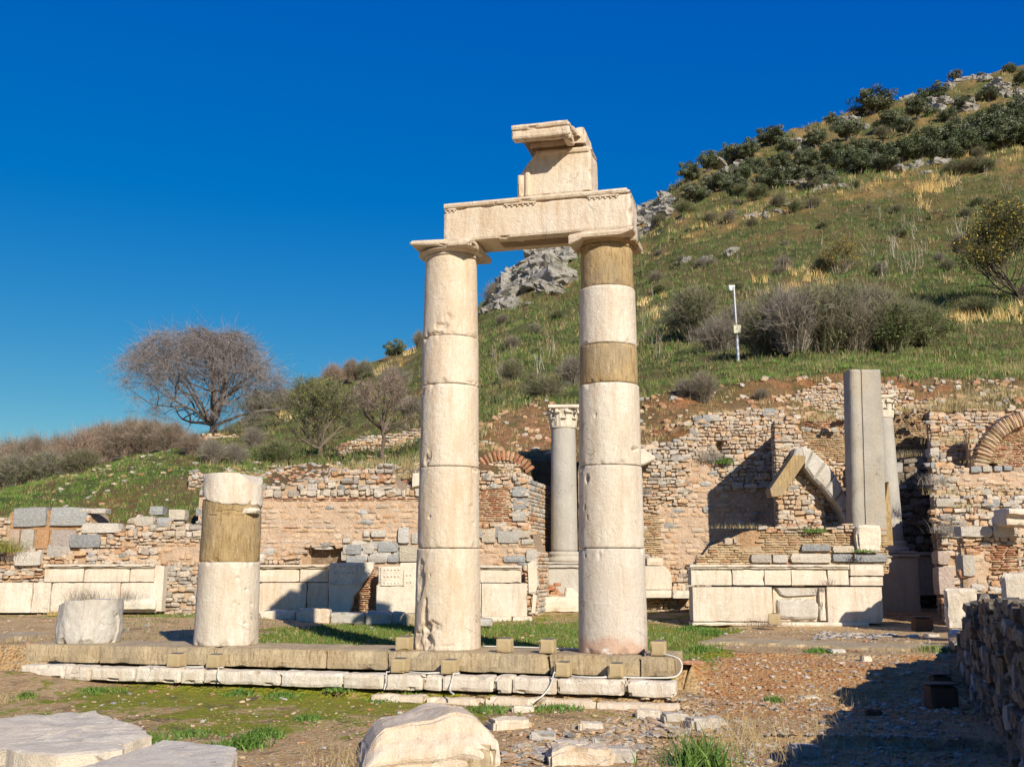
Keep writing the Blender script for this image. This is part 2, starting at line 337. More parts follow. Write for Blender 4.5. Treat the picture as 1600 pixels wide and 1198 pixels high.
# ---------------------------------------------------------------- the doric columns
def hit(px, py, cx, cy, r):
    b = (599 - py) / F; dx, dy, dz = (px - 800) / F, cp - b * sp, sp + b * cp
    A = dx * dx + dy * dy; B = -2 * (dx * cx + dy * cy); C = cx * cx + cy * cy - r * r; D = max(0, B * B - 4 * A * C)
    t = (-B - math.sqrt(D)) / (2 * A); x, y, z = dx * t, dy * t, CH + dz * t
    return math.atan2(y - cy, x - cx), z
def drum(mb, cx, cy, z0, z1, r0, r1, feats=(), seed=0, amp=.006, chip=.03, bot=None, top=None, seg=176, dz=.019, slant=None):
    nr = max(6, int((z1 - z0) / dz)); vs = []; fs = []; fr = []
    for (px, py, w, h, dep) in feats:
        th, z = hit(px, py, cx, cy, (r0 + r1) / 2); d = cy * cp / F; fr.append((th, z, w * d / 2, h * d / 2, dep))
    for i in range(nr + 1):
        f = i / nr
        for k in range(seg):
            th = 2 * math.pi * k / seg; zb = z0 + (bot(th) if bot else 0); zt = z1 + (top(th) if top else 0)
            z = zb + (zt - zb) * f; r = r0 + (r1 - r0) * f; c, s = math.cos(th), math.sin(th)
            n = noise.noise(Vector((c * 1.4 + seed, s * 1.4, z * 2.2))); n2 = noise.noise(Vector((c * 6 + seed, s * 6, z * 7 + seed)))
            r += amp * (n + .5 * n2)
            de = min(z - zb, zt - z); n3 = noise.noise(Vector((c * 3.3 - seed, s * 3.3, (zb if z - zb < zt - z else zt) * 3 + .5)))
            wch = .015 + .13 * max(0, n3 - .1)
            if de < wch: r -= (chip * max(0, n3 * 2.2 - .35) + .006) * (1 - de / wch) ** .8
            for (t0, zf, a, b, dep) in fr:
                dt = (th - t0 + math.pi) % (2 * math.pi) - math.pi; e = (dt * r0 / a) ** 2 + ((z - zf) / b) ** 2
                e *= 1 + 1.1 * n2
                if e < 1.3: r -= dep * min(1, (1.3 - e) / .35) * (1 + .8 * n2)
            vs.append((cx + r * c, cy + r * s, z))
    for i in range(nr):
        for k in range(seg):
            m_ = (k + 1) % seg; fs.append((i * seg + k, i * seg + m_, (i + 1) * seg + m_, (i + 1) * seg + k))
    fs.append(tuple(reversed(range(seg)))); fs.append(tuple(range(nr * seg, (nr + 1) * seg)))
    if slant: vs = [slant(*p) for p in vs]
    mb.add(vs, fs)
def col_radius(py, wpx, cy): z = zat(py, cy); d = cy * cp + (z - CH) * sp; return wpx / 2 * d / F
def make_column(name, label, cx, cy, drums, group=None):
    """drums: (y_bottom, y_top, width_bottom, width_top, material, features)"""
    t = thing(name, (cx, cy, 0), label, 'column', group); k = 0
    for (yb, yt, wb, wt, mat, feats, extra) in drums:
        mb = MB(); zb = 0.0 if k == 0 else zat(yb, cy) + .006
        drum(mb, cx, cy, zb, zat(yt, cy) - .004, col_radius(yb, wb, cy), col_radius(yt, wt, cy), feats, seed=cx * 3 + k * 7.3, **extra)
        o = mb.obj('shaft_drum', M[mat], t, smooth=False)
        o.data.polygons.foreach_set('use_smooth', [len(p.vertices) == 4 for p in o.data.polygons])
        if mat == 'cement': o['label'] = 'brown cement repair drum'
        k += 1
    return t
def make_capital(t, cx, cy, y_neck, y_top, wn, wa, depth, broken, cement, sides=('l',)):
    z0 = zat(y_neck, cy); z1 = zat(y_top, cy - .5); rn = col_radius(y_neck, wn, cy); h = z1 - z0; ha = h * .36
    mb = MB(); ha = h * .56; ze = z1 - ha
    prof = [(rn * .99, z0 + .004), (rn, z0 + h * .08), (rn * 1.06, z0 + h * .09), (rn * 1.06, z0 + h * .13), (rn * 1.02, z0 + h * .14), (rn * 1.09, z0 + h * .19), (rn * 1.04, z0 + h * .20),
                       (rn * 1.10, z0 + h * .26), (rn * 1.18, z0 + h * .33), (rn * 1.25, z0 + h * .39), (rn * 1.27, z0 + h * .42), (rn * 1.24, ze + .003)]
    lathe(mb, cx, cy, prof, 64); o = mb.obj('echinus', M['cement' if cement else 'marble'], t, smooth=True)
    mb = MB(); e1 = tuple(E1); hw = wa / 2
    ox = cx - E1[0] * hw - E2[0] * depth / 2; oy = cy - E1[1] * hw - E2[1] * depth / 2
    block(mb, (ox, oy, ze), (wa, depth, ha), e1, amp=.010, chip=.05, step=.035, bev=.012, shape=broken)
    mb.obj('abacus', M['marble'], t)
    return z1
LCY = float(row(-2.55, 0)[1]); LCX = xat(700, 1014, LCY)
# put the left column exactly on the row's axis
_u, _ = on_row(699, 1014); LCX, LCY = row(_u, 0)[:2]
RCX, RCY = float(RO[0]), float(RO[1])
hole = lambda x, y, w=5, h=6, d=.03: (x, y, w, h, d)
colL = make_column('doric_column', 'tall cream marble doric column left of centre, chipped at its left foot', LCX, LCY, [
    (1014, 857, 104, 98, 'marble', [(657, 905, 16, 60, .03), (664, 965, 12, 40, .05), (672, 980, 26, 16, .05), (660, 1000, 30, 40, .05), (668, 1002, 20, 24, .03), (700, 1009, 22, 4, .02), (671, 898, 3, 4, .03)], {}),
    (857, 732, 97, 93, 'marble', [hole(671, 807, 4, 5), hole(736, 792, 8, 10, .02), hole(740, 817, 3, 5), (744, 735, 22, 5, .03)], {}),
    (732, 606, 92, 89, 'marble', [(667, 720, 10, 18, .03), (672, 712, 6, 20, .015), hole(742, 695, 3, 4), hole(743, 710, 3, 5), hole(742, 728, 3, 4), (661, 612, 10, 10, .02)], {}),
    (606, 532, 89, 87, 'marble', [(735, 597, 16, 4, .02), hole(748, 640, 3, 4), (662, 605, 10, 5, .02)], {}),
    (532, 409, 86, 80, 'marble', [(690, 510, 22, 12, .035), (682, 525, 26, 14, .03), (700, 498, 14, 14, .02), (672, 528, 14, 10, .03), hole(741, 457, 3, 3)], {})])
def brk(x, y, z):
    k = max(0, 1 - z / .18)
    if y < .6: z -= k * .09 * max(0, 1 - x / .22) ** .7
    if x > .8 and y < .3: z += k * (x - .8) * .35
    return [x, y, z]
def brkl(x, y, z):
    k = max(0, 1 - z / .18)
    if y < .5: z += k * .07 * max(0, 1 - x / .6) ** .6
    return [x, y, z]
zl = make_capital(colL, LCX, LCY, 410, 375, 80, 1.04, 1.12, brkl, False)
colR = make_column('doric_column', 'tall marble doric column right of centre with two brown cement drums', RCX, RCY, [
    (1018, 857, 108, 103, 'marble_foot', [hole(914, 868, 3, 5, .02), (967, 872, 3, 22, .008), (972, 900, 3, 30, .012), (974, 935, 2, 30, .01), (936, 866, 5, 16, .012)], {}),
    (857, 730, 102, 98, 'marble_pale', [(917, 748, 9, 12, .05), hole(914, 792, 4, 8), hole(918, 808, 3, 6), hole(908, 775, 3, 5), (908, 738, 8, 8, .03)], {}),
    (730, 604, 97, 93, 'marble_pale', [hole(931, 648, 3, 5, .03), (992, 701, 16, 5, .07), (971, 717, 3, 18, .01), hole(922, 726, 3, 3), (955, 727, 70, 4, .01)], {}),
    (604, 544, 90, 89, 'cement', [], dict(amp=.008)),
    (544, 455, 89, 86, 'marble_pale', [], {}),
    (455, 392, 82, 79, 'cement', [], dict(amp=.008))])
zr = make_capital(colR, RCX, RCY, 394, 360, 79, 1.0, 1.14, brk, True)
# the stump: marble foot, cement body, broken marble head
_u, _ = on_row(353, 1004); SX, SY = row(_u, 0)[:2]
st = thing('broken_column', (SX, SY, 0), 'short broken column stump of marble and brown cement on the step at left', 'column')
mb = MB(); drum(mb, SX, SY, 0, zat(878, SY), col_radius(1003, 98, SY), col_radius(878, 93, SY), [hole(371, 903, 5, 6), hole(385, 921, 4, 6), hole(367, 942, 5, 6), hole(373, 946, 5, 4), hole(393, 944, 4, 5), hole(383, 974, 4, 6), (376, 950, 4, 3, .02)], seed=4.4)
mb.obj('shaft_drum', M['marble_pale'], st, smooth=True)
mb = MB(); drum(mb, SX, SY, zat(878, SY) + .005, zat(786, SY) + .05, col_radius(878, 92, SY), col_radius(790, 88, SY), [(360, 800, 44, 5, .015), (350, 805, 60, 4, .012)], seed=9, amp=.012)
mb.obj('cement_body', M['cement'], st, label='brown cement repair body')
def zb_(th):
    s = math.sin(th); c = math.cos(th)
    return -.05 + .17 * max(0, -c) ** 1.5 + .05 * noise.noise(Vector((c * 4, s * 4, 2)))
def sl(x, y, z):
    d = (x - SX) * .9 - (y - SY) * .3; top = zat(742, SY) - max(0, d - .30) * 1.1
    return (x, y, min(z, top + .004 * noise.noise(Vector((x * 9, y * 9, 0)))))
mb = MB(); drum(mb, SX, SY, zat(786, SY) + .012, zat(741, SY), col_radius(786, 92, SY), col_radius(742, 88, SY), [], seed=12, amp=.012, chip=.06, bot=zb_, slant=sl)
mb.obj('broken_top', M['marble_pale'], st)
mb = MB(); a = P(389, 797, SY - .42); 
stone(mb, (a[0] - .02, a[1] + .17, a[2]), (.15, .13, .05), (.6, .6, .6)); mb.obj('marble_patch', M['marble_pale'], st)
# broken drum fragment at the left end
_u, _ = on_row(140, 1001); fx, fy = row(_u, 0)[:2]
def frag(x, y, z):
    dx = x - fx; top = zat(936, fy) - max(0, dx + .12) * -.02 - max(0, -dx - .15) * .28 + .02 * noise.noise(Vector((x * 4, y * 4, 0)))
    z2 = min(z, top)
    if dx > .30 and z < .2: x = x - (.2 - z) * .5 * (dx - .1)
    return (x, y, z2)
mb = MB(); drum(mb, fx, fy, 0, zat(932, fy), col_radius(1001, 100, fy), col_radius(934, 92, fy), [(182, 975, 8, 40, .03), (128, 955, 3, 40, .008), (160, 975, 10, 14, .01)], seed=31, amp=.03, chip=.07, slant=frag)
o = mb.obj('drum_fragment', M['marble_grey'], None, 'low broken grey and white column drum at the left end of the step', 'column drum')

# ---------------------------------------------------------------- architrave and frieze block
e1 = tuple(E1)
def rowblock(mb, u0, u1, v0, v1, z0, z1, **k):
    p = row(u0, v0, z0); block(mb, p, (u1 - u0, v1 - v0, z1 - z0), e1, **k)
VF = -.36
uL, zT1 = on_row(693, 318, VF); uR, zT2 = on_row(985, 293, VF); uB, zB1 = on_row(694, 371, VF); _, zB2 = on_row(890, 361, VF)
zT = (zT1 + zT2) / 2; zB = max(zl, zr) + .003
arc = thing('architrave', row((uL + uR) / 2, 0, zB), 'long marble architrave beam bridging the two tall doric columns', 'beam')
mb = MB()
def endbrk(x, y, z):
    L = uR - uL
    if x > L - .05: x -= .03 * max(0, noise.noise(Vector((z * 6, y * 3, 4))) * 2)
    return [x, y, z]
zt_ = zT - .09
rowblock(mb, uL, uR, VF, .36, zB, zt_, amp=.005, chip=.02, step=.045, shape=endbrk); beam = mb.obj('beam_block', M['marble'], arc)
mb = MB(); rowblock(mb, uL, uR - .01, VF - .035, .38, zt_ + .001, zT, amp=.004, chip=.03, step=.045); mb.obj('taenia_band', M['marble'], arc)
for (pa, pb) in ((694, 713), (788, 838), (917, 967)):
    ua, _ = on_row(pa, 310, VF); ub, _ = on_row(pb, 305, VF)
    mb = MB(); rowblock(mb, ua, ub, VF - .03, VF + .05, zt_ - .035, zt_ - .001, amp=.002, chip=.01, step=.03, bev=.004)
    n = 6 if pb - pa > 30 else 3
    for k in range(n):
        uu = ua + (k + .5) * (ub - ua) / n; p = row(uu, VF - .01)
        lathe(mb, p[0], p[1], [(.017, zt_ - .058), (.014, zt_ - .034)], 10)
    mb.obj('regula', M['marble'], beam)
mb = MB(); ua, _ = on_row(775, 372, VF); ub, _ = on_row(882, 372, VF); rowblock(mb, ua, ub, -.16, .14, zB - .004, zB + .02, amp=.001, chip=.0, step=.1, bev=.002); mb.obj('soffit_panel', M['marble_stain_shade'], arc)  # flat dark plate stands in for the beam's stained, shaded recess
# frieze block
fz0 = zT + .003
ua, _ = on_row(808, 300, VF + .06); ub, _ = on_row(924, 295, VF + .06)
_, zf1 = on_row(880, 232, VF + .06)
fb = thing('frieze_block', row((ua + ub) / 2, 0, fz0), 'upright marble frieze block with broken projecting cornice on top of the architrave', 'stone block')
def lfbrk(x, y, z):
    H = zf1 - fz0
    lim = .02 + max(0, (z - H * .45)) * .75 + .03 * noise.noise(Vector((z * 5, y * 4, 1)))
    x = max(x, lim)
    if x > (ub - ua) - .1: x -= .03 * max(0, noise.noise(Vector((z * 5, y * 3, 9))) + (z / H - .6))
    return [x, y, z]
mb = MB(); rowblock(mb, ua, ub, VF + .06, .30, fz0, zf1, amp=.006, chip=.03, step=.04, shape=lfbrk); meto = mb.obj('metope', M['marble'], fb)
um, _ = on_row(838, 290, VF)
mb = MB()
for (a, b_) in ((ua + .01, ua + .10), (ua + .125, ua + .22)):
    rowblock(mb, a, b_, VF + .02, VF + .09, fz0 + .001, fz0 + (zf1 - fz0) * (.50 if a < ua + .05 else .70), amp=.004, chip=.03, step=.03)
mb.obj('triglyph', M['marble'], meto)
mb = MB(); uc, _ = on_row(845, 230, VF); rowblock(mb, uc - .1, ub - .02, VF + .02, .30, zf1 - .10, zf1 + .001, amp=.004, chip=.02, step=.04); mb.obj('frieze_band', M['marble'], fb)
# cornice: bed mould, thin shadowed shelf, projecting corona
c0, _ = on_row(815, 220, VF - .1); c1, zc = on_row(905, 200, VF)
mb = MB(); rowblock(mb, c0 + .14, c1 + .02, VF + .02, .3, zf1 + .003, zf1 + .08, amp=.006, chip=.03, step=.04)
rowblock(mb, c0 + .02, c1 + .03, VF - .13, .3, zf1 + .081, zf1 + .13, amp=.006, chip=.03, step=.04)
rowblock(mb, c0 + .08, c1 + .0, VF - .0, .3, zf1 + .131, zf1 + .24, amp=.006, chip=.03, step=.04); mb.obj('bed_mould', M['marble_stain_shade'], fb)  # its stain colour also carries the shade under the cornice
VC = VF - .48
k0, zk0 = on_row(798, 212, VC); k1, zk1 = on_row(890, 207, VC); _, zk2 = on_row(885, 186, VC)
def cbrk(x, y, z):
    L = k1 - k0
    x2 = x if y < .2 else x + (.10 * min(1, (y - .2) * 2) if x > L * .5 else .12 * min(1, (y - .2) * 3))
    return [x2, y, z - (.05 * max(0, noise.noise(Vector((x * 3, y * 3, 7)))) if z > .1 else 0)]
mb = MB(); rowblock(mb, k0, k1, VC, VF + .25, zk1 + .13, zk2, amp=.008, chip=.035, step=.035, shape=cbrk)
rowblock(mb, k0 + .005, k1 - .005, VC + .01, VC + .13, zk1 - .02, zk1 + .129, amp=.008, chip=.02, step=.03)
rowblock(mb, k1 - .14, k1 - .01, VC + .131, VF, zk1 - .03, zk1 + .129, amp=.012, chip=.03, step=.03); cor = mb.obj('corona', M['marble'], fb)
mb = MB(); rowblock(mb, k0 + .03, k1 - .14, VC + .135, VF - .01, zk1 + .105, zk1 + .127, amp=.002, chip=.0, step=.05, bev=.003); mb.obj('stain_shade_soffit', M['marble_stain_shade'], cor)  # dark plate: shade of the cornice hollow painted along with its staining
mb = MB(); rowblock(mb, k0 + .03, k1 - .05, VC + .035, VC + .11, zk1 - .055, zk1 - .022, amp=.014, chip=.03, step=.025)
mb.obj('drip_edge', M['marble'], fb)
mb = MB(); rowblock(mb, c0 + .10, c1 + .10, VF - .05, .25, zf1 + .241, zk1 + .02, amp=.012, chip=.04, step=.04)
rowblock(mb, c1 - .10, c1 + .17, VF + .12, .26, zf1 + .003, zk1 - .03, amp=.015, chip=.06, step=.04)
rowblock(mb, c1 - .05, c1 + .10, VF + .15, .25, zk1 - .029, zk2 - .08, amp=.015, chip=.06, step=.04); mb.obj('cornice_back', M['marble'], fb)

# ---------------------------------------------------------------- stepped platform
VS = -.60
uE, _ = on_row(1054, 1021, VS)
uS, _ = on_row(38, 1004, VS)
stp = thing('stepped_platform', row((uS + uE) / 2, 0, -.8), 'long stone platform of brown and marble steps carrying the columns', 'platform')
mb = MB(); u = uS; brks = [on_row(x, 1015, VS)[0] for x in (38, 155, 335, 510, 605, 857, 1000, 1054)]
for a, b_ in zip(brks[:-1], brks[1:]): rowblock(mb, a + .003, b_ - .003, VS, .62, -.285, 0, amp=.007, chip=.025, step=.09)
mb.obj('top_step', M['sandstone'], stp)
mb = MB(); xs = [30, 98, 140, 210, 282, 318, 436, 536, 600, 660, 690, 772, 800, 870, 975, 1056]
for a, b_ in zip(xs[:-1], xs[1:]):
    a, b_ = on_row(a, 1055, VS - .34)[0], on_row(b_, 1055, VS - .34)[0]
    rowblock(mb, a + .004, b_ - .004, VS - .34 + rnd.uniform(-.015, .015), VS - .004, -.51, -.288 + rnd.uniform(-.02, .004), amp=.016, chip=.085, step=.045)
mb.obj('marble_step', M['marble_pale'], stp)
mb = MB(); xs = [575, 665, 755, 930, 1062]
for a, b_ in zip(xs[:-1], xs[1:]):
    a, b_ = on_row(a, 1085, VS - .46)[0], on_row(b_, 1085, VS - .46)[0]
    rowblock(mb, a + .004, b_ - .004, VS - .44 + rnd.uniform(-.02, .02), VS + .2, -.80, -.56 + rnd.uniform(-.03, .004), amp=.02, chip=.10, step=.06)
mb.obj('foundation_course', M['marble'], stp)
def uq(px, py, z, v=None):
    Y = Yof(py, z); return xat(px, py, Y), Y
# ---------------------------------------------------------------- sandstone floodlight blocks and cables
lamps = [(276, 1034, -.285, 'leftmost floodlight block of the middle step, left of the stump'), (337, 1036, -.285, 'floodlight block on the middle step directly below the stump'),
         (625, 1043, -.285, 'floodlight block on the middle step at the foot of the left tall column'), (703, 1045, -.285, 'floodlight block on the middle step under the left tall column, right hand one'),
         (880, 1050, -.285, 'floodlight block on the middle step left of the right tall column base'), (963, 1050, -.285, 'floodlight block on the middle step below the right tall column'),
         (632, 1011, 0, 'floodlight block on the top step touching the left column'), (789, 1014, 0, 'left one of two floodlight blocks on the top step between the tall columns'),
         (856, 1015, 0, 'right one of two floodlight blocks on the top step between the tall columns'), (1029, 1018, 0, 'floodlight block on the right end of the top step'),
         (1212, 976, -.05, 'floodlight block in front of the marble pedestal wall at right'), (43, 957, .04, 'floodlight block against the left dado near the picture edge'),
         (193, 952, .06, 'floodlight block at the left dado behind the drum fragment')]
for k, (px, py, z, lb) in enumerate(lamps):
    x, y = uq(px, py, z); y += .12
    if k < 6: u_, _ = on_row(px, py - 8, VS - .17); x, y, _ = row(u_, VS - .165)
    elif k < 10: u_, _ = on_row(px, py - 8, VS + .16); x, y, _ = row(u_, VS + .16)
    wd = .215 if k < 10 else .27
    t = thing('floodlight_block', (x, y, z), 'tan stone ' + lb, 'floodlight', 'tan stone floodlight blocks')
    mb = MB(); block(mb, (x - E1[0] * wd / 2 - E2[0] * wd / 2, y - E1[1] * wd / 2 - E2[1] * wd / 2, z + .002), (wd, wd, wd * .9), e1, amp=.003, chip=.02, step=.03, bev=.006)
    sb_ = mb.obj('stone_body', M['lamp'], t)
    mb = MB(); block(mb, (x - .07, y - .07, z + wd * .9 + .003), (.14, .14, .016), e1, amp=.001, chip=0, step=.05, bev=.003); mb.obj('lamp_glass', M['glass_dark'], sb_)
def cable(pts, r, lb):
    pp = []
    for i in range(len(pts) - 1):
        p0 = pts[max(i - 1, 0)]; p1 = pts[i]; p2 = pts[i + 1]; p3 = pts[min(i + 2, len(pts) - 1)]
        for k in range(6):
            t_ = k / 6; pp.append(tuple(.5 * (2 * b + (c - a) * t_ + (2 * a - 5 * b + 4 * c - d) * t_ ** 2 + (3 * b - a - 3 * c + d) * t_ ** 3) for a, b, c, d in zip(p0, p1, p2, p3)))
    pp.append(pts[-1]); mb = MB(); tube(mb, pp, r * .68, 7); mb.obj('cable', M['cable'], None, lb, 'cable', smooth=True)
def on_v(px, py, v): u_, z = on_row(px, py, v); return row(u_, v, z)
VFc = VS - .37
def tread(px, v): u_, _ = on_row(px, 1045, v); return row(u_, v, -.272)
cable([tread(349, VS - .2), tread(342, VS - .3), on_v(341, 1046, VFc), on_v(340, 1058, VFc - .01), on_v(343, 1064, VFc - .03)], .014, 'short white cable hanging over the marble step below the stump')
cable([tread(289, VS - .2), tread(296, VS - .28), tread(308, VS - .25), tread(318, VS - .2)], .016, 'white cable lying on the step between the two leftmost floodlight blocks')
cable([tread(612, VS - .15), tread(606, VS - .30), on_v(604, 1050, VFc), on_v(603, 1066, VFc - .01), on_v(600, 1077, VFc - .05)], .014, 'white cable hanging down left of the left tall column')
cable([tread(640, VS - .2), tread(652, VS - .28), tread(668, VS - .32), tread(682, VS - .22), tread(712, VS - .2)], .018, 'white cable on the step between the blocks below the left column')
cable([tread(718, VS - .2), tread(711, VS - .32), on_v(709, 1052, VFc), on_v(705, 1066, VFc - .01), on_v(703, 1078, VFc - .12), on_v(709, 1084, VFc - .25)], .018, 'white cable hanging over the step below the left tall column, right of its neighbour')
cable([tread(868, VS - .2), on_v(866, 1050, VFc), on_v(860, 1070, VFc - .02), on_v(848, 1086, VFc - .15), on_v(830, 1098, VFc - .3)], .016, 'white cable slanting down over the steps between the tall columns')
cable([tread(893, VS - .2), tread(905, VS - .28), tread(925, VS - .31), tread(945, VS - .25), tread(952, VS - .15)], .018, 'white cable lying on the step between two blocks under the right column')
cable([row(uE - .45, -.3, .015), row(uE - .2, -.5, .015), row(uE - .1, -.56, .018), row(uE + .06, -.62, -.03), row(uE + .10, -.66, -.14), row(uE + .02, -.72, -.25), row(uE - .25, -.78, -.27), row(uE - .75, -.8, -.27), row(uE - .95, -.8, -.27)], .018, 'thick white cable looping down the right end of the platform')
cable([row(-2.1, .45, .016), row(-1.5, .40, .016), row(-.9, .30, .016), row(-.55, .22, .016)], .018, 'white cable along the back of the top step between the tall columns')
# ---------------------------------------------------------------- terrain
def lerp_tab(tab, x):
    if x <= tab[0][0]: return tab[0][1]
    for (a, va), (b, vb) in zip(tab[:-1], tab[1:]):
        if x <= b: return va + (vb - va) * (x - a) / (b - a)
    return tab[-1][1]
def uv_of(x, y): d = np.array((x, y)) - RO; return float(d.dot(E1)), float(d.dot(E2))
def ground_z(x, y):
    u, v = uv_of(x, y)
    front = -.60 - .12 * min(1, max(0, (u + 7) / 5)) * .6 + (.10 * min(1, max(0, (u - .8) / 1.5)) if v > -3 else 0)
    front -= .03 * max(0, -v - 1.2)
    if u < -7.2: front += .25 * min(1, (-7.2 - u) / 2) * min(1, max(0, (v + 3) / 2.5))
    back = -.13
    if x > 2.4: back = -.20
    # right hand slab
    if u > 1.1:
        k = min(1, max(0, (v - .3) / 1.4)); f2 = -.60 + .10 * k; back = -.16
        vs = 2.35 + .06 * u
        z = front + (max(f2, front) - front) * min(1, max(0, v + 1.3)) + .25 * k
        if v > vs: z = back
        elif v > vs - .5: z = z + (back - .05 - z) * (v - vs + .5) / .5
        g = z
    else:
        if v < -.9: g = front
        elif v > .55: g = back
        else: g = -.55
    if y > 20 and x < -3.5: g = max(g, -.13 + .19 * min(1, (y - 20) / 5) * min(1, (-3.5 - x) / 2.5))
    if y > 25 and x > -3.5: g += .22 * min(1, (y - 25) / 4)
    return g + .02 * fbm(x, y, 0, .9) + .008 * nz(x, y, 3, 5)
mb = MB(); 
gx = [-3000, -800, -200, -60, -30] + list(np.arange(-18, 16.01, .12)) + [20, 30, 60, 200, 800, 3000]
gy = [-3000, -500, -100, -30, -8, 0, 4, 7] + list(np.arange(8.5, 29, .10)) + list(np.arange(29, 34.1, .4)) + [60, 200, 800, 3000]
vs = []; fs = []; cs = []
for yy in gy:
    for xx in gx:
        vs.append((xx, yy, ground_z(xx, yy) if (-20 < xx < 20 and 3 < yy < 36) else -.9 if yy < 36 else -1.5))
nx = len(gx)
def mossy(x, y):
    u, v = uv_of(x, y)
    if u > .8 and v < 1.3: return .08
    if v > .5:
        u += .7 * nz(x, y, 1, .8) + .3 * nz(x, y, 1, 3)
        if u > 1.2: return .15 if v > 2.4 else 0.25
        if y > 25.5: return .5
        if u < -8: return .12
        return .95
    if u > .75: return .08
    px, py = to_px(x, y, -.7)
    a = math.exp(-((px - 400) / 420) ** 2 - ((py - 1105) / 45) ** 2) * 1.0
    a = max(a, .85 * math.exp(-((px - 880) / 110) ** 2 - ((py - 1108) / 22) ** 2))
    if px > 1100: a = .1
    return min(1, .06 + a * (.74 + .5 * nz(x, y, 6, .8)))
def dirty(x, y):
    u, v = uv_of(x, y)
    if u + .8 * nz(x, y, 1, .7) > 1.2 and -1.8 < v + .5 * nz(x, y, 2, 1) < 2.5: return .72
    return .3
for j in range(len(gy) - 1):
    for i in range(nx - 1):
        fs.append((j * nx + i, j * nx + i + 1, (j + 1) * nx + i + 1, (j + 1) * nx + i))
        cx_, cy_ = (gx[i] + gx[i + 1]) / 2, (gy[j] + gy[j + 1]) / 2
        cs.append((mossy(cx_, cy_), dirty(cx_, cy_), 0) if 5 < cy_ < 34 else (.3, .3, 0))
mb.add(vs, fs, cs); mb.obj('ground', M['ground'], kind='structure', smooth=True, base=(0, 0, 0))

HT = {  # photo column -> (distance, photo row) the hillside passes through
    -700: [(28.6, 860), (31, 800), (36, 790), (60, 790), (100, 800)],
    -200: [(28.6, 815), (31, 780), (36, 772), (60, 775), (100, 790)],
    0: [(28.6, 815), (30.5, 778), (34, 768), (60, 765), (100, 780)],
    130: [(28.6, 822), (31, 768), (34, 742), (60, 748), (100, 770)],
    200: [(28.6, 820), (31, 752), (35, 715), (60, 722), (100, 750)],
    270: [(28.6, 818), (31, 745), (35, 706), (45, 702), (60, 695), (90, 720)],
    330: [(28.6, 790), (31, 745), (35, 712), (45, 700), (58, 680), (90, 690)],
    400: [(28.6, 775), (31, 745), (36, 722), (50, 690), (62, 672), (90, 640), (130, 655)],
    480: [(28.6, 765), (32, 735), (37, 716), (50, 690), (70, 650), (100, 605), (130, 598)],
    560: [(28.6, 765), (32, 742), (37, 718), (50, 690), (70, 640), (100, 590), (140, 573)],
    640: [(28.6, 765), (32, 735), (37, 705), (50, 665), (70, 615), (100, 568), (140, 547)],
    750: [(28.9, 735), (32, 700), (36, 660), (45, 620), (70, 555), (100, 510), (140, 480)],
    790: [(30.5, 730), (33.2, 690), (36, 640), (45, 610), (70, 540), (100, 490), (145, 440)],
    840: [(31.3, 720), (33.4, 680), (36, 632), (45, 600), (70, 530), (100, 470), (150, 385)],
    950: [(31.3, 720), (33.4, 680), (36, 632), (45, 600), (70, 520), (100, 450), (150, 350)],
    1010: [(31.4, 700), (33.4, 670), (36, 625), (45, 590), (70, 505), (100, 430), (150, 333)],
    1070: [(31.6, 668), (33.6, 650), (36, 612), (45, 578), (70, 490), (110, 370), (155, 275)],
    1200: [(31.6, 655), (34, 642), (36, 592), (42, 570), (70, 460), (110, 330), (160, 215)],
    1320: [(33.6, 655), (35.2, 648), (36.5, 578), (42, 560), (70, 450), (110, 300), (165, 178)],
    1480: [(33.6, 628), (35.2, 600), (37, 580), (42, 555), (70, 440), (110, 270), (165, 135)],
    1600: [(31.5, 650), (34, 610), (38, 580), (42, 550), (70, 430), (110, 250), (170, 98)],
    1900: [(31.5, 640), (34, 590), (38, 560), (42, 530), (70, 390), (110, 200), (170, 30)],
    2400: [(31.5, 640), (34, 560), (38, 530), (42, 500), (70, 350), (110, 150), (170, -30)]}
HK = sorted(HT)
def hill_slope(az, Y):
    py = _hs(az, Y)
    for _ in (0, 1): b = (599 - py) / F; py = _hs(800 + (az - 800) * (cp - b * sp), Y)
    return py
def _hs(px, Y):
    if px <= HK[0]: k0 = k1 = HK[0]; f = 0
    elif px >= HK[-1]: k0 = k1 = HK[-1]; f = 0
    else:
        for a, b_ in zip(HK[:-1], HK[1:]):
            if px <= b_: k0, k1, f = a, b_, (px - a) / (b_ - a); break
    def ev(k):
        T = HT[k]; s = lerp_tab(T, Y)
        if Y > T[-1][0]: s = T[-1][1] + (Y - T[-1][0]) * 1.2
        return s
    return ev(k0) * (1 - f) + ev(k1) * f
def hill_z(px, Y):
    z = zat(hill_slope(px, Y), Y) if hill_slope(px, Y) < 1500 else -5
    x = Y * (px - 800) / F
    amp = min(.12 + .006 * Y, .03 * max(Y - 28, .5))
    if Y < 36 and px > 980: amp *= 1.5
    return z + amp * fbm(x, Y, 0, .22 if Y > 45 else .5) + (.06 * nz(x, Y, 9, 2.2) if Y > 31 else .01)
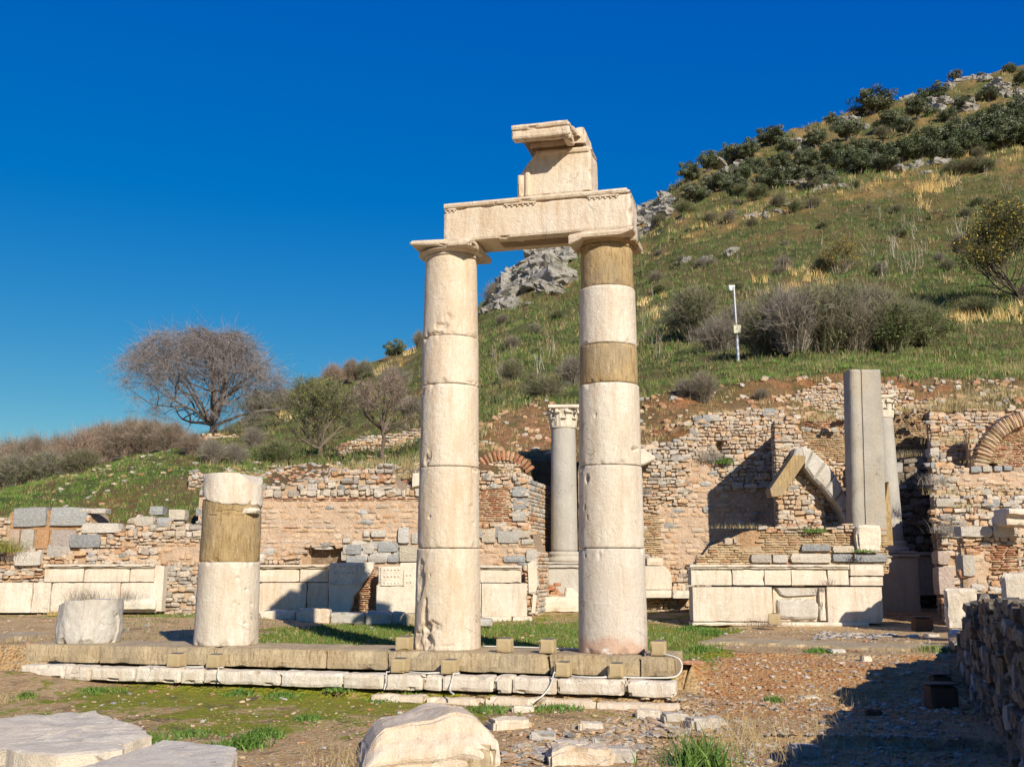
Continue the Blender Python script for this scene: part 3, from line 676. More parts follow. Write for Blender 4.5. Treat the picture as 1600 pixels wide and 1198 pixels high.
def hill_col(px, Y, x):
    py = hill_slope(px, Y)
    g = (.055, .095, .018); tan = (.18, .14, .055); earth = (.40, .235, .115); brown = (.145, .11, .052)
    n = fbm(x, Y, 0, .12) * .5 + .5; n2 = nz(x, Y, 5, .5) * .5 + .5
    def mx(a, b_, t): t = min(1, max(0, t)); return tuple(p + (q - p) * t for p, q in zip(a, b_))
    c = mx(g, tan, (n - .40) * 2.4)
    if Y < 36.3 and px > 720: c = mx(earth, mx(tan, g, n2), (n2 - .5) * 3)
    elif Y < 42 and px > 1150: c = mx((.11, .17, .03), tan, (n - .62) * 3)
    elif Y < 33 and px < 700: c = mx((.075, .14, .022), mx(brown, earth, .4), (n2 * .7 + n * .5 - .50) * 3 + (max(0, (px - 290) / 130) if px > 290 else 0) * .8)
    elif Y < 60 and px < 480: c = mx(mx(g, tan, .4), brown, n2)
    if Y > 80:
        c = mx(c, brown, (n2 - .45) * 1.5)
        d = math.sin(py * .09 + x * .03)
        if Y > 105: c = mx(c, (.38, .27, .11), (n2 - .3) * 1.4)
    if px > 1500 and Y < 36: c = mx(brown, tan, n2)
    return c
pxs = list(np.arange(-700, -40, 30)) + list(np.arange(-40, 1640, 7)) + list(np.arange(1650, 2400, 30))
Ys = list(np.arange(28.6, 38, .25)) + list(np.arange(38, 60, .6)) + list(np.arange(60, 120, 1.1)) + list(np.arange(120, 176, 1.6)) + [185, 200, 230, 300]
mb = MB(); vs = []; fs = []; cs = []
for Y in Ys:
    for px in pxs:
        yy = max(Y, lerp_tab([(k, HT[k][0][0]) for k in HK], px)) if Y < 34 else Y
        x = yy * (px - 800) / F * 1.0
        vs.append((x, yy, hill_z(px, yy)))
n_ = len(pxs)
for j in range(len(Ys) - 1):
    for i in range(n_ - 1):
        fs.append((j * n_ + i, j * n_ + i + 1, (j + 1) * n_ + i + 1, (j + 1) * n_ + i))
        Y = (Ys[j] + Ys[j + 1]) / 2; px = (pxs[i] + pxs[i + 1]) / 2; cs.append(hill_col(px, Y, Y * (px - 800) / F))
# a skirt down to the ground at the front edge
o_ = len(vs)
for i in range(n_): vs.append((vs[i][0], vs[i][1] + .02, -1.2))
for i in range(n_ - 1): fs.append((o_ + i, o_ + i + 1, i + 1, i)); cs.append((.3, .2, .1))
mb.add(vs, fs, cs); hill = mb.obj('hillside', M['hill'], kind='structure', base=(0, 34, 0)); hill.data.polygons.foreach_set('use_smooth', [True] * len(fs))
def hill_at(px, py, lo=29.0, hi=172):
    """first point of the hillside seen at this pixel"""
    Y = lo; b = (599 - py) / F; px = 800 + (px - 800) / (cp - b * sp)
    while Y < hi:
        if hill_slope(px, Y) <= py: break
        Y += .25 if Y < 60 else .6
    x = Y * (px - 800) / F
    return (x, Y, hill_z(px, Y))
# ---------------------------------------------------------------- masonry walls
GREY = [(.40, .385, .36), (.33, .32, .305), (.46, .44, .41), (.27, .265, .255)]
PALE = [(.56, .49, .40), (.60, .54, .46), (.51, .44, .35), (.53, .49, .44)]
PINK = [(.60, .42, .28), (.57, .38, .23), (.64, .48, .34)]
ORNG = [(.46, .24, .12), (.50, .28, .15), (.42, .19, .09), (.53, .33, .18)]
BUFF = [(.56, .41, .23), (.52, .37, .20), (.60, .46, .29), (.48, .31, .16)]
REDB = [(.48, .20, .10), (.52, .26, .14), (.42, .17, .08)]
STY = {  # course height, length, palettes with weights, protrusion, gap, mortar, jitter
    'rubble': ((.08, .17), (.08, .34), [(GREY, 3.5), (PALE, 5), (PINK, 2.5), (ORNG, .3)], .065, .007, (.50, .35, .22), .17),
    'fine': ((.06, .12), (.08, .24), [(GREY, 2.5), (PALE, 5), (PINK, 3.5), (ORNG, .4)], .055, .006, (.53, .38, .25), .17),
    'warm': ((.07, .14), (.10, .32), [(GREY, 1.2), (PALE, 4), (PINK, 4), (ORNG, 1.5)], .06, .007, (.50, .33, .19), .17),
    'plaster': ((.10, .18), (.14, .45), [(GREY, 1.6), (PALE, 2), (PINK, 5), (ORNG, .8)], .012, .03, (.56, .40, .28), .10),
    'brick': ((.045, .06), (.18, .34), [(ORNG, 5), (REDB, 3), (BUFF, 2)], .03, .014, (.50, .36, .25), .05),
    'buff': ((.05, .065), (.22, .36), [(BUFF, 6), (ORNG, 1)], .03, .012, (.42, .30, .18), .05),
    'band': ((.035, .05), (.25, .5), [(REDB, 5), (ORNG, 3)], .025, .02, (.56, .40, .29), .04),
    'dark': ((.12, .26), (.16, .5), [([(.19, .155, .115), (.13, .115, .09), (.25, .21, .16), (.20, .13, .08)], 5), (GREY, 1)], .09, .010, (.13, .10, .07), .18),  # darker than the true stones; the walls' shade is put into their colour
    'big': ((.24, .34), (.35, .75), [(GREY, 3), (PALE, 4), (PINK, 1)], .05, .012, (.42, .31, .21), .05),
    'earth': (None, None, None, 0, 0, (.40, .23, .11), 0), 'core': (None, None, None, 0, 0, (.50, .36, .25), 0),
    'hole': (None, None, None, 0, 0, (.22, .15, .09), 0)}
def pick(pals):
    t = sum(w_ for _, w_ in pals) * rnd.random()
    for p, w_ in pals:
        t -= w_
        if t <= 0: break
    c = rnd.choice(p); k = rnd.uniform(.86, 1.14); return tuple(x * k for x in c)
def masonry(mb, p0, e1, top, bot, zone, th=.6, gstep=.10, skew=.25):
    """stone-by-stone wall: p0 plan origin, e1 plan direction, top/bot profiles [(u, z)]"""
    e2 = (-e1[1] + e1[0] * skew, e1[0] + e1[1] * skew); u0, u1 = top[0][0], top[-1][0]
    W = lambda u, v, z: (p0[0] + e1[0] * u + e2[0] * v, p0[1] + e1[1] * u + e2[1] * v, z)
    T = lambda u: lerp_tab(top, u); B = lambda u: lerp_tab(bot, u)
    nu = max(2, int((u1 - u0) / gstep)); zmax = max(z for _, z in top); zmin = min(z for _, z in bot); nzr = max(2, int((zmax - zmin) / gstep))
    vs = []; fs = []; cs = []
    for i in range(nu + 1):
        u = u0 + (u1 - u0) * i / nu; tz = T(u) - .05 + .03 * nz(u, 1, 0, 6); bz = B(u)
        for j in range(nzr + 1):
            z = bz + (tz - bz) * j / nzr; s = zone(u, z); v = .03 * fbm(u + p0[0], z, p0[1], 3) + (.35 if s == 'hole' else .03 if s in ('rubble', 'fine', 'warm', 'dark') else 0)
            vs.append(W(u, v, z))
        vs.append(W(u, th, tz)); vs.append(W(u, th, bz))
    m_ = nzr + 3
    for i in range(nu):
        for j in range(nzr + 2):
            a, b_ = i * m_ + j, (i + 1) * m_ + j; fs.append((a, b_, b_ + 1, a + 1))
            if j < nzr:
                z = vs[a][2]; u = u0 + (u1 - u0) * (i + .5) / nu; c = STY[zone(u, z)][5]; k = 1 + .15 * nz(u, z, 4, 3); cs.append(tuple(x * k for x in c))
            else: cs.append((.36, .26, .17))
    fs.append(tuple(range(m_))[::-1]); fs.append(tuple(nu * m_ + k for k in range(m_))); cs += [(.4, .3, .2)] * 2
    mb.add(vs, fs, cs)
    names = set(); 
    for i in range(30):
        for j in range(60): names.add(zone(u0 + (u1 - u0) * (i + .5) / 30, zmin + (zmax - zmin) * (j + .5) / 60))
    for s in sorted(names):
        ch, ln, pals, pro, gap, mc, jt = STY[s]
        if ch is None: continue
        z = zmin
        while z < zmax + .1:
            h = rnd.uniform(*ch); u = u0 + rnd.uniform(0, ln[0]) * .3
            while u < u1:
                L = min(ln[0] + (ln[1] - ln[0]) * rnd.random() ** 1.5, u1 - u + .04); uc = u + L / 2; zc = z + h / 2
                wob = .03 * nz(uc, z, 0, 1.2) if s not in ('brick', 'buff', 'band') else .006 * nz(uc, z, 0, 1)
                if zc < T(uc) + rnd.uniform(-.04, .05) and zc > B(uc) - .02 and zone(uc, zc) == s and L > .05:
                    if rnd.random() > (.35 if s == 'plaster' else .05 if s in ('rubble', 'fine', 'warm', 'dark') else .015):
                        hh = h * (rnd.uniform(.6, 1.3) if jt > .1 else rnd.uniform(.85, 1.02)) / 2 - gap / 2; wob += rnd.uniform(-.2, .2) * h if jt > .1 else 0
                        dust = {'fine': .38, 'warm': .30, 'plaster': .5, 'rubble': .18}.get(s, 0); cc = tuple(a * (1 - dust) + b_ * 1.08 * dust for a, b_ in zip(pick(pals), (.61, .42, .26)))
                        stone(mb, W(uc, .10 - pro * rnd.uniform(.4, 1.2), zc + wob), (L / 2 - gap / 2, .12, hh), cc, e1, jit=jt, rnd_=rnd.uniform(.02, .26) if jt > .1 else .16, tilt=rnd.uniform(-.12, .12) if jt > .1 else rnd.uniform(-.012, .012))
                u += L
            z += h
    A_ = (u1 - u0) * (zmax - zmin)
    for _ in range(int(A_ * 6.5)):          # larger stones breaking the courses
        uc, zc = rnd.uniform(u0, u1), rnd.uniform(zmin, zmax); s = zone(uc, zc); L, h = rnd.uniform(.16, .42), rnd.uniform(.11, .22)
        if s in ('rubble', 'fine', 'warm', 'dark', 'plaster') and zc + h / 2 < T(uc) + .03 and zc > B(uc) and rnd.random() < (.35 if s == 'plaster' else 1):
            stone(mb, W(uc, .10 - rnd.uniform(.02, .07) * (.4 if s == 'plaster' else 1), zc), (L / 2, .13, h / 2), pick(STY[s][2]), e1, jit=.15, rnd_=.3, tilt=rnd.uniform(-.15, .15))
    if th > .9:                             # the two end faces
        for (ue, sg) in ((u0, -1), (u1, 1)):
            z = B(ue); ee = (e2[0] / math.hypot(*e2), e2[1] / math.hypot(*e2))
            while z < T(ue) - .05:
                h = rnd.uniform(.08, .17); v = .05
                while v < th:
                    L = min(rnd.uniform(.1, .36), th - v + .05); stone(mb, W(ue + sg * -.07, v + L / 2, z + h / 2), (L / 2 - .006, .12, h / 2 - .006), pick(STY['rubble' if zone(ue, z) in ('rubble', 'dark', 'fine') else 'warm'][2]), ee, jit=.12, tilt=rnd.uniform(-.06, .06)); v += L
                z += h
def zone_px(Y, default, rects):
    R_ = [(xat(a, (b + d) / 2, Y), zat(d, Y), xat(c, (b + d) / 2, Y), zat(b, Y), s) for (a, b, c, d, s) in rects]
    def f(u, z):
        r = default; q = .04 * nz(u, z, 2, 4)
        for (a, b, c, d, s) in R_:
            if a + q <= u <= c + q and b + q <= z <= d + q: r = s
        return r
    return f
def wall_px(name, label, Y, top, bot, default, rects=(), th=.6, cat='stone wall', extra=(), parent=None, gstep=.10, group=None, skew=.25):
    """a wall square to the view axis at distance Y, its profile given by points on the photo"""
    mb = MB(); tp = [(xat(a, b, Y), zat(b, Y)) for a, b in top]
    bt = [(xat(a, b, Y), zat(b, Y) - .1) for a, b in bot] if isinstance(bot, list) else [(tp[0][0], zat(bot, Y) - .1), (tp[-1][0], zat(bot, Y) - .1)]
    masonry(mb, (0, Y), (1, 0), tp, bt, zone_px(Y, default, rects), th, gstep, skew)
    for (a, b, c, d, col, *dp) in extra:
        x0, z0 = xat(a, d, Y), zat(d, Y); x1, z1 = xat(c, b, Y), zat(b, Y); k = dp[0] if dp else .09
        k1 = rnd.uniform(.9, 1.1)
        stone(mb, ((x0 + x1) / 2, Y - k + .2, (z0 + z1) / 2), ((x1 - x0) / 2, .2, (z1 - z0) / 2), tuple(v * k1 for v in col), jit=.05, rnd_=.10, tilt=rnd.uniform(-.02, .02))
    return mb.obj(name, M['masonry'], parent, label, cat, group)
g1, g2, w1, w2, o1, bf = (.33, .34, .345), (.27, .28, .29), (.55, .51, .45), (.48, .44, .38), (.50, .28, .14), (.55, .42, .27)
# left: rubble wall with big grey ashlars behind the dado
wall_px('rubble_wall', 'low rubble wall with large grey blocks on top, behind the leftmost marble dado', 27.5,
        [(-160, 800), (-40, 810), (15, 812), (18, 794), (138, 794), (141, 820), (190, 820), (193, 834), (203, 812), (215, 806), (240, 812), (262, 808), (290, 818), (322, 812)], 962, 'fine',
        [(14, 790, 124, 862, 'earth'), (-10, 862, 130, 884, 'warm'), (-10, 884, 70, 915, 'warm'), (190, 812, 320, 835, 'rubble'), (240, 845, 320, 878, 'plaster'), (120, 862, 250, 882, 'warm'), (250, 885, 320, 950, 'rubble'), (140, 830, 200, 850, 'warm')], th=.8,
        extra=[(20, 792, 76, 823, g1), (77, 792, 139, 822, g1), (14, 826, 33, 859, (.46, .34, .26)), (33, 826, 56, 858, w2), (57, 826, 79, 858, o1), (79, 827, 122, 853, (.42, .36, .33)), (110, 834, 160, 856, g2, .14),
               (128, 817, 191, 833, w1, .13), (25, 861, 70, 884, w1, .2), (73, 850, 112, 870, (.45, .41, .37)), (142, 794, 168, 802, w1), (212, 806, 243, 822, w2), (246, 808, 270, 823, g1), (262, 795, 290, 812, (.55, .49, .40), .02),
               (232, 790, 254, 804, g1, -.05), (305, 792, 318, 806, g2, 0)])
wall_px('ruined_pier', 'narrow stack of pale rubble standing on the grassy mound left of the stump', 30.2, [(294, 742), (297, 734), (309, 735), (316, 742)], 790, 'fine', th=.5, cat='ruined pier')
# middle: long plastered wall
wall_px('plastered_wall', 'long pinkish plastered masonry wall with red brick line between stump and left tall column', 27.5,
        [(312, 765), (400, 762), (404, 757), (440, 755), (470, 757), (474, 746), (512, 746), (516, 736), (530, 734), (540, 738), (600, 740), (618, 748), (622, 765), (668, 768)], 962, 'plaster',
        [(312, 730, 670, 777, 'rubble'), (400, 777, 670, 782, 'band'), (400, 824, 670, 826, 'band'), (512, 736, 625, 752, 'warm'), (400, 868, 478, 882, 'warm'), (476, 854, 541, 884, 'hole'), (541, 846, 625, 884, 'big'), (560, 822, 625, 846, 'plaster'),
         (545, 884, 592, 965, 'brick')], th=.9,
        extra=[(541, 850, 566, 866, g1, .12), (567, 848, 586, 865, w2), (590, 847, 624, 862, g1), (541, 868, 573, 879, g1), (575, 868, 604, 879, (.40, .37, .33)), (606, 866, 623, 878, g1), (568, 829, 578, 838, w1), (580, 828, 604, 839, w1, .12),
               (622, 823, 641, 849, (.50, .48, .45), .14), (643, 832, 656, 849, w2), (624, 851, 655, 878, (.50, .44, .34), .12), (490, 854, 520, 858, w1, .02), (536, 850, 546, 866, w2), (536, 840, 548, 848, w1), (568, 841, 580, 844, bf), (583, 841, 600, 844, o1)])
for n, (px, py) in enumerate([(449, 801), (503, 801), (586, 801)]): pass
wall_px('upper_wall', 'short upper stack of grey stones and brick courses behind the plastered wall', 29.2, [(508, 742), (518, 732), (585, 734), (588, 725), (608, 725), (612, 740), (622, 752)], 775, 'warm',
        [(508, 725, 625, 741, 'rubble'), (508, 741, 600, 756, 'band')], th=.5)
mb = MB(); blockpx(mb, 643, 738, 665, 775, 28.9, .4, step=.08); mb.obj('marble_post', M['marble_white'], None, 'short white marble post seen at the left edge of the left tall column', 'stone post')
wall_px('far_wall', 'low ruined wall of pale rubble and brick on the slope behind the small bare trees', 40, [(512, 705), (540, 690), (560, 684), (600, 682), (640, 672), (665, 668), (700, 672)], 722, 'warm', [(512, 660, 700, 690, 'rubble')], th=.6)
wall_px('mound_wall', 'bit of rubble wall on the mound under the large bare tree', 55, [(308, 686), (316, 680), (370, 678), (378, 690)], 706, 'warm', th=.6)
# centre: arched wall left of the niche
wall_px('brick_wall', 'ruined orange brick wall with grey stone corner between the two tall columns', 28.3,
        [(700, 735), (745, 733), (760, 736), (790, 738), (815, 742), (824, 748)], 885, 'brick', [(700, 725, 824, 762, 'fine'), (798, 745, 824, 818, 'rubble'), (700, 815, 800, 822, 'earth'), (700, 822, 824, 885, 'plaster')], th=4.6,
        extra=[(800, 760, 822, 776, g1), (802, 778, 822, 796, g1), (800, 798, 822, 814, (.40, .38, .35))])
wall_px('lower_wall', 'low masonry above the marble dado between the tall columns', 27.5,
        [(700, 818), (757, 818), (780, 815), (800, 826), (828, 826), (832, 850), (838, 862)], 965, 'plaster', [(700, 815, 838, 832, 'warm'), (750, 832, 828, 846, 'big'), (815, 885, 838, 960, 'warm')], th=1.3,
        extra=[(752, 826, 775, 848, (.52, .44, .33)), (777, 829, 812, 848, (.44, .42, .38)), (814, 842, 834, 850, w2), (786, 868, 822, 878, g1), (822, 858, 839, 878, w1, .12), (826, 880, 838, 930, w2, .1), (814, 822, 826, 828, o1)])
mb = MB()
Ya = 30.0; cxp, cyp = 785, 762; 
for k in range(19):
    a = R(172 - k * 7.6); r0, r1 = 44, 60
    xc = cxp + math.cos(a) * 52; yc = cyp - math.sin(a) * 52 * .98; p = P(xc, yc, Ya)
    if xc < 742: pass
    stone(mb, (p[0], p[1] + .2, p[2]), (.16, .25, .055), pick([(ORNG, 3), (REDB, 2), (BUFF, 2)]), tilt=a, jit=.05)
mb2 = mb
masonry(mb2, (0, Ya + .1), (1, 0), [(xat(735, 720, Ya), zat(722, Ya)), (xat(765, 720, Ya), zat(716, Ya)), (xat(800, 720, Ya), zat(718, Ya)), (xat(828, 745, Ya), zat(742, Ya))], [(-3, zat(770, Ya)), (2, zat(770, Ya))], lambda u, z: 'fine', .4)
mb.obj('brick_arch', M['masonry'], None, 'curved row of brick voussoirs of a broken arch right of the left tall column', 'brick arch')
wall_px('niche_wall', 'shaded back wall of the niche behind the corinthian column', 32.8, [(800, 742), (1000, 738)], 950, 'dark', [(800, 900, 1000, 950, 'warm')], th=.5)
# right: tall back wall
wall_px('rubble_wall', 'tall rubble wall right of the right tall column with brick quoin and plaster patches', 30.4,
        [(903, 735), (905, 700), (1003, 692), (1035, 690), (1060, 684), (1078, 672), (1084, 652), (1120, 644), (1170, 640), (1222, 640)], 960, 'fine',
        [(903, 700, 912, 950, 'buff'), (1003, 680, 1080, 770, 'rubble'), (1080, 640, 1215, 700, 'fine'), (1120, 700, 1222, 766, 'rubble'), (1003, 755, 1075, 800, 'warm'), (1003, 804, 1031, 868, 'buff'), (1031, 790, 1222, 885, 'plaster'), (1100, 770, 1222, 830, 'plaster'),
         (1045, 885, 1085, 950, 'warm'), (1075, 715, 1120, 800, 'plaster'), (1140, 755, 1222, 768, 'rubble'), (1119, 690, 1131, 700, 'hole')], th=2.4,
        extra=[(1085, 650, 1096, 662, g2), (1097, 648, 1110, 660, g1), (1108, 648, 1124, 658, w2), (1190, 638, 1210, 650, g1), (1142, 754, 1160, 763, w1, .14), (1162, 756, 1182, 763, w1, .14), (1185, 752, 1210, 762, g1, .12)])
# buttress and the rubble round the fallen arch
wall_px('buttress', 'ruined buttress of rubble with a sloping broken top, left of the arch fragment', 27.6,
        [(1207, 660), (1210, 652), (1228, 650), (1246, 655), (1252, 680), (1262, 700), (1270, 715), (1282, 730)], 905, 'fine', [(1207, 640, 1262, 700, 'warm'), (1215, 770, 1290, 830, 'warm')], th=3.0, cat='buttress')
wall_px('rubble_core', 'rough orange-brown rubble core below the arch fragment', 28.1, [(1215, 770), (1240, 738), (1262, 722), (1285, 735), (1300, 752), (1330, 760), (1345, 760)], 905, 'warm',
        [(1283, 748, 1330, 800, 'hole'), (1262, 715, 1290, 760, 'earth'), (1300, 790, 1345, 830, 'rubble'), (1240, 780, 1300, 830, 'rubble')], th=.9)
wall_px('brick_wall', 'brick and stone back wall between buttress and the grey shaft', 32.6, [(1225, 662), (1250, 655), (1300, 650), (1345, 645)], 905, 'warm', [(1225, 675, 1345, 720, 'buff'), (1225, 650, 1345, 668, 'brick')], th=.6)
wall_px('retaining_wall', 'arched bank of small pale rubble at the top of the slope behind the grey shaft', 35.0, [(1232, 632), (1245, 615), (1262, 604), (1290, 598), (1330, 596), (1380, 600), (1425, 612)], 650, 'fine', [(1330, 590, 1425, 650, 'fine')], th=.5)
# niche at the right
wall_px('niche_wall', 'upper shaded brick wall of the right hand niche', 33.6, [(1335, 630), (1390, 626), (1450, 624), (1475, 622)], 720, 'warm', [(1335, 640, 1475, 700, 'buff')], th=.5)
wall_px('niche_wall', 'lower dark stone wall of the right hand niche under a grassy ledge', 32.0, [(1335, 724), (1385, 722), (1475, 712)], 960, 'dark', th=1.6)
mb = MB(); blockpx(mb, 1340, 868, 1470, 930, 31.6, .4, step=.2)
blockpx(mb, 1335, 862, 1470, 868, 31.5, .4, step=.2); mb.obj('marble_dado', M['marble_pale'], None, 'marble dado in deep shade at the back of the right hand niche', 'marble dado')
# the stepped wall that closes the ruin on the right
wall_px('stepped_wall', 'highest stage of the right hand wall under dry grass', 31.4, [(1449, 648), (1460, 640), (1500, 648), (1520, 640), (1680, 640)], 960, 'warm', th=1.4, skew=.4)
wall_px('stepped_wall', 'pinkish stage of the right hand wall just below the broken brick arch', 29.6, [(1452, 712), (1458, 700), (1490, 722), (1515, 735), (1700, 728)], 960, 'fine', [(1500, 733, 1700, 760, 'plaster'), (1452, 700, 1490, 800, 'rubble')], th=1.8, skew=.4,
        extra=[(1515, 728, 1532, 738, g1), (1534, 728, 1548, 737, w2), (1552, 728, 1564, 736, g1), (1567, 727, 1580, 735, g2), (1453, 722, 1470, 732, g1), (1455, 742, 1472, 750, g1), (1452, 700, 1466, 712, w2)])
wall_px('stepped_wall', 'rubble stage with grey stones and tufts in the middle of the right hand wall', 27.6, [(1456, 775), (1462, 768), (1490, 776), (1530, 778), (1700, 770)], 965, 'rubble', [(1456, 800, 1480, 960, 'warm')], th=2.0, skew=.4,
        extra=[(1460, 778, 1488, 792, w2, .15), (1535, 780, 1560, 790, g1), (1565, 782, 1590, 792, w2)])
wall_px('stepped_wall', 'lower rubble stage of the right hand wall left of the stone capped pier', 25.6, [(1466, 818), (1475, 800), (1500, 806), (1560, 808), (1720, 800)], 968, 'warm', [(1466, 800, 1500, 850, 'rubble')], th=2.0, skew=.4,
        extra=[(1464, 860, 1482, 882, (.42, .33, .28)), (1466, 884, 1488, 930, (.44, .35, .30))])
wall_px('stone_pier', 'square pier of brick and rubble capped by two pale blocks near the right edge', 22.2, [(1500, 838), (1545, 838), (1586, 838), (1588, 860)], 930, 'warm', [(1500, 850, 1540, 862, 'brick'), (1540, 850, 1586, 890, 'brick'), (1510, 860, 1545, 925, 'plaster')], th=1.2, skew=.4, cat='pier',
        extra=[(1496, 822, 1546, 839, (.56, .52, .46), .16), (1548, 822, 1581, 840, (.54, .51, .46), .14), (1503, 866, 1520, 900, w2)])
mb = MB(); Yb = 30.4
for k in range(22):
    a = R(100 + k * 3.9); xc = 1608 + math.cos(a) * 78; yc = 742 - math.sin(a) * 88; p = P(xc, yc, Yb)
    stone(mb, (p[0], p[1] + .1, p[2]), (.24, .3, .048), pick([(PINK, 5), (BUFF, 2)]), tilt=a, jit=.08)
masonry(mb, (0, Yb + .15), (1, 0), [(xat(1517, 700, Yb), zat(672, Yb)), (xat(1560, 700, Yb), zat(662, Yb)), (xat(1592, 700, Yb), zat(655, Yb)), (xat(1700, 700, Yb), zat(655, Yb))], [(10, zat(745, Yb)), (20, zat(745, Yb))],
        zone_px(Yb, 'brick', [(1510, 655, 1545, 730, 'warm'), (1535, 720, 1560, 728, 'hole')]), .5)
mb.obj('brick_arch', M['masonry'], None, 'broken curved brick arch with buff voussoirs at the right edge', 'brick arch')
# near wall at the right edge, running back from the viewer, its sunless side towards us
p0 = np.array((7.78, 19.3)); p2 = np.array((2.35, 2.8)); d = p2 - p0; L = float(np.linalg.norm(d)); e = tuple(d / L)
mb = MB()
pr = [(0, -.15), (1.2, 0), (2.4, .07), (4.3, .45), (5.0, .6), (5.9, .75), (7, .80), (8.5, .78), (10, .9), (12, 1.15), (15, 1.2), (L, 1.2)]
masonry(mb, tuple(p0), e, pr, [(0, -1.1), (L, -1.1)], lambda u, z: 'dark', 1.3, .14, 0)  # part of this wall's shade is painted by its darkened stones
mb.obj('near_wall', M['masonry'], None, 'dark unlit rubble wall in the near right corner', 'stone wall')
# masonry end seen sunlit
for (a, b, c, d_, Y, mat, lb) in [(1479, 919, 1528, 985, 20.4, 'marble_white', 'upright white marble block at the end of the near wall'),
                             (1506, 962, 1534, 992, 18.6, 'sandstone', 'ochre stone topping the sunlit end of the near wall'), (1484, 985, 1505, 1028, 19.2, 'marble_white', 'narrow white stone under the upright marble block'),
                             (1510, 994, 1534, 1024, 18.2, 'marble_white', 'pale stone below the ochre stone at the end of the near wall'), (1566, 896, 1650, 962, 12.6, 'marble_white', 'large rounded white block lying on the near wall at the right edge')]:
    mb = MB(); blockpx(mb, a, b, c, d_, Y, .6 if Y > 15 else .5, amp=.03, chip=.06, step=.05, bev=.03, e1=(.93, -.37) if Y > 15 else (.9, -.43)); mb.obj('stone_block', M[mat], None, lb, 'stone block')
mb = MB(); a = P(1574, 828, 21.5); b_ = P(1660, 792, 21.5)
block(mb, a, (b_[0] - a[0], .7, .34), amp=.015, chip=.05, step=.05, shape=lambda x, y, z: [x + z * -.05, y - .15 * (z > .2), z + (.10 - x * .05) * 1.0]); mb.obj('cornice_fragment', M['marble_pale'], None, 'white cornice fragment at the right edge behind the pier', 'stone fragment')

# ---------------------------------------------------------------- marble dados, slabs, pedestals
def dado(t, Y, x0, x1, ycap, ymid, ybot, joints_up, joints_lo, mat='marble_pale', moulded=True, depth=.35):
    mb = MB()
    for a, b in zip(joints_up[:-1], joints_up[1:]): blockpx(mb, a + .25, ycap + (7 if moulded else 0), b - .25, ymid, Y, depth, step=.12, amp=.006, chip=.02, bev=.006)
    mb.obj('upper_course', M[mat], t)
    mb = MB()
    for a, b in zip(joints_lo[:-1], joints_lo[1:]): blockpx(mb, a + .25, ymid + .6, b - .25, ybot + 1, Y + .02, depth, step=.12, amp=.006, chip=.02, bev=.006)
    mb.obj('lower_course', M[mat], t)
    if moulded:
        mb = MB(); A, B_ = joints_up[0], joints_up[-1]
        blockpx(mb, A - .5, ycap, B_ + .3, ycap + 4, Y - .07, depth + .07, step=.08, amp=.004, chip=.025, bev=.006); blockpx(mb, A, ycap + 4, B_, ycap + 6.8, Y - .035, depth + .03, step=.1, amp=.003, chip=.015)
        mb.obj('cap_moulding', M[mat], t)
t = thing('marble_dado', P(160, 955, 27), 'leftmost marble dado with moulded cap, its left upper part broken off', 'marble dado')
dado(t, 27.0, 0, 250, 881, 909, 956, [68, 130, 202, 241], [-200, -60, 48, 77, 186, 243])
mb = MB(); prismpx(mb, [(241, 883), (257, 884), (252, 955), (238, 955)], 27.05, .3); mb.obj('end_slab', M['marble_pale'], t)
mb = MB(); blockpx(mb, 190, 935, 243, 952, 26.85, .12, step=.1); mb.obj('foot_block', M['marble_white'], t)
t = thing('marble_dado', P(460, 958, 27), 'weathered marble dado with moulded cap right of the stump', 'marble dado')
dado(t, 27.0, 400, 514, 882, 909, 957, [318, 402, 468, 513.5], [318, 402, 478, 512.5], mat='marble')
t = thing('marble_dado', P(790, 970, 26.6), 'cracked marble dado with moulded cap between the two tall columns', 'marble dado')
dado(t, 26.6, 700, 840, 883, 910, 962, [690, 750, 815], [690, 752, 824])
mb = MB(); prismpx(mb, [(824, 880), (838, 872), (840, 905), (838, 925), (826, 927)], 26.55, .3, bev=.02); prismpx(mb, [(833, 927), (839, 930), (836, 958), (830, 958)], 26.6, .2); mb.obj('broken_edge', M['marble_white'], t)
mb = MB(); blockpx(mb, 752, 962.5, 800, 975, 26.4, .5, step=.1, chip=.04); blockpx(mb, 801, 963, 832, 975, 26.4, .5, step=.08, chip=.08, amp=.02); mb.obj('plinth', M['marble_white'], t)
def studs(mb, xs, ys, Y, r=.035):
    for x in xs:
        for y in ys:
            p = P(x, y, Y); vs = [(p[0], p[1] - .035, p[2])]; 
            for k in range(8): vs.append((p[0] + r * math.cos(k * math.pi / 4), p[1] + .002, p[2] + r * math.sin(k * math.pi / 4)))
            mb.add(vs, [(0, 1 + (k + 1) % 8, 1 + k) for k in range(8)])
t = thing('studded_slab', P(545, 960, 26.9), 'marble door slab with rows of round studs, its right edge broken, half in shadow', 'marble slab')
mb = MB(); prismpx(mb, [(515, 879), (584, 878), (583, 889), (577, 899), (566, 911), (562, 920), (552, 932), (550, 945), (545, 958), (512, 958), (514, 935), (513, 915)], 26.86, .22, bev=.02); sl_ = mb.obj('slab', M['marble_white'], t)
mb = MB(); studs(mb, [524, 532, 538, 545, 551], [885, 894.5, 907.5], 26.86); studs(mb, [564, 570], [885, 895], 26.86); studs(mb, [577], [895], 26.86); mb.obj('stud', M['marble_white'], sl_)
mb = MB(); blockpx(mb, 560, 881, 562.5, 911, 26.82, .06, step=.1, bev=.004); blockpx(mb, 516, 911, 562.5, 913, 26.82, .06, step=.1, bev=.004); blockpx(mb, 554.5, 881, 556.5, 910, 26.83, .05, step=.1, bev=.004); mb.obj('frame_moulding', M['marble_white'], sl_)
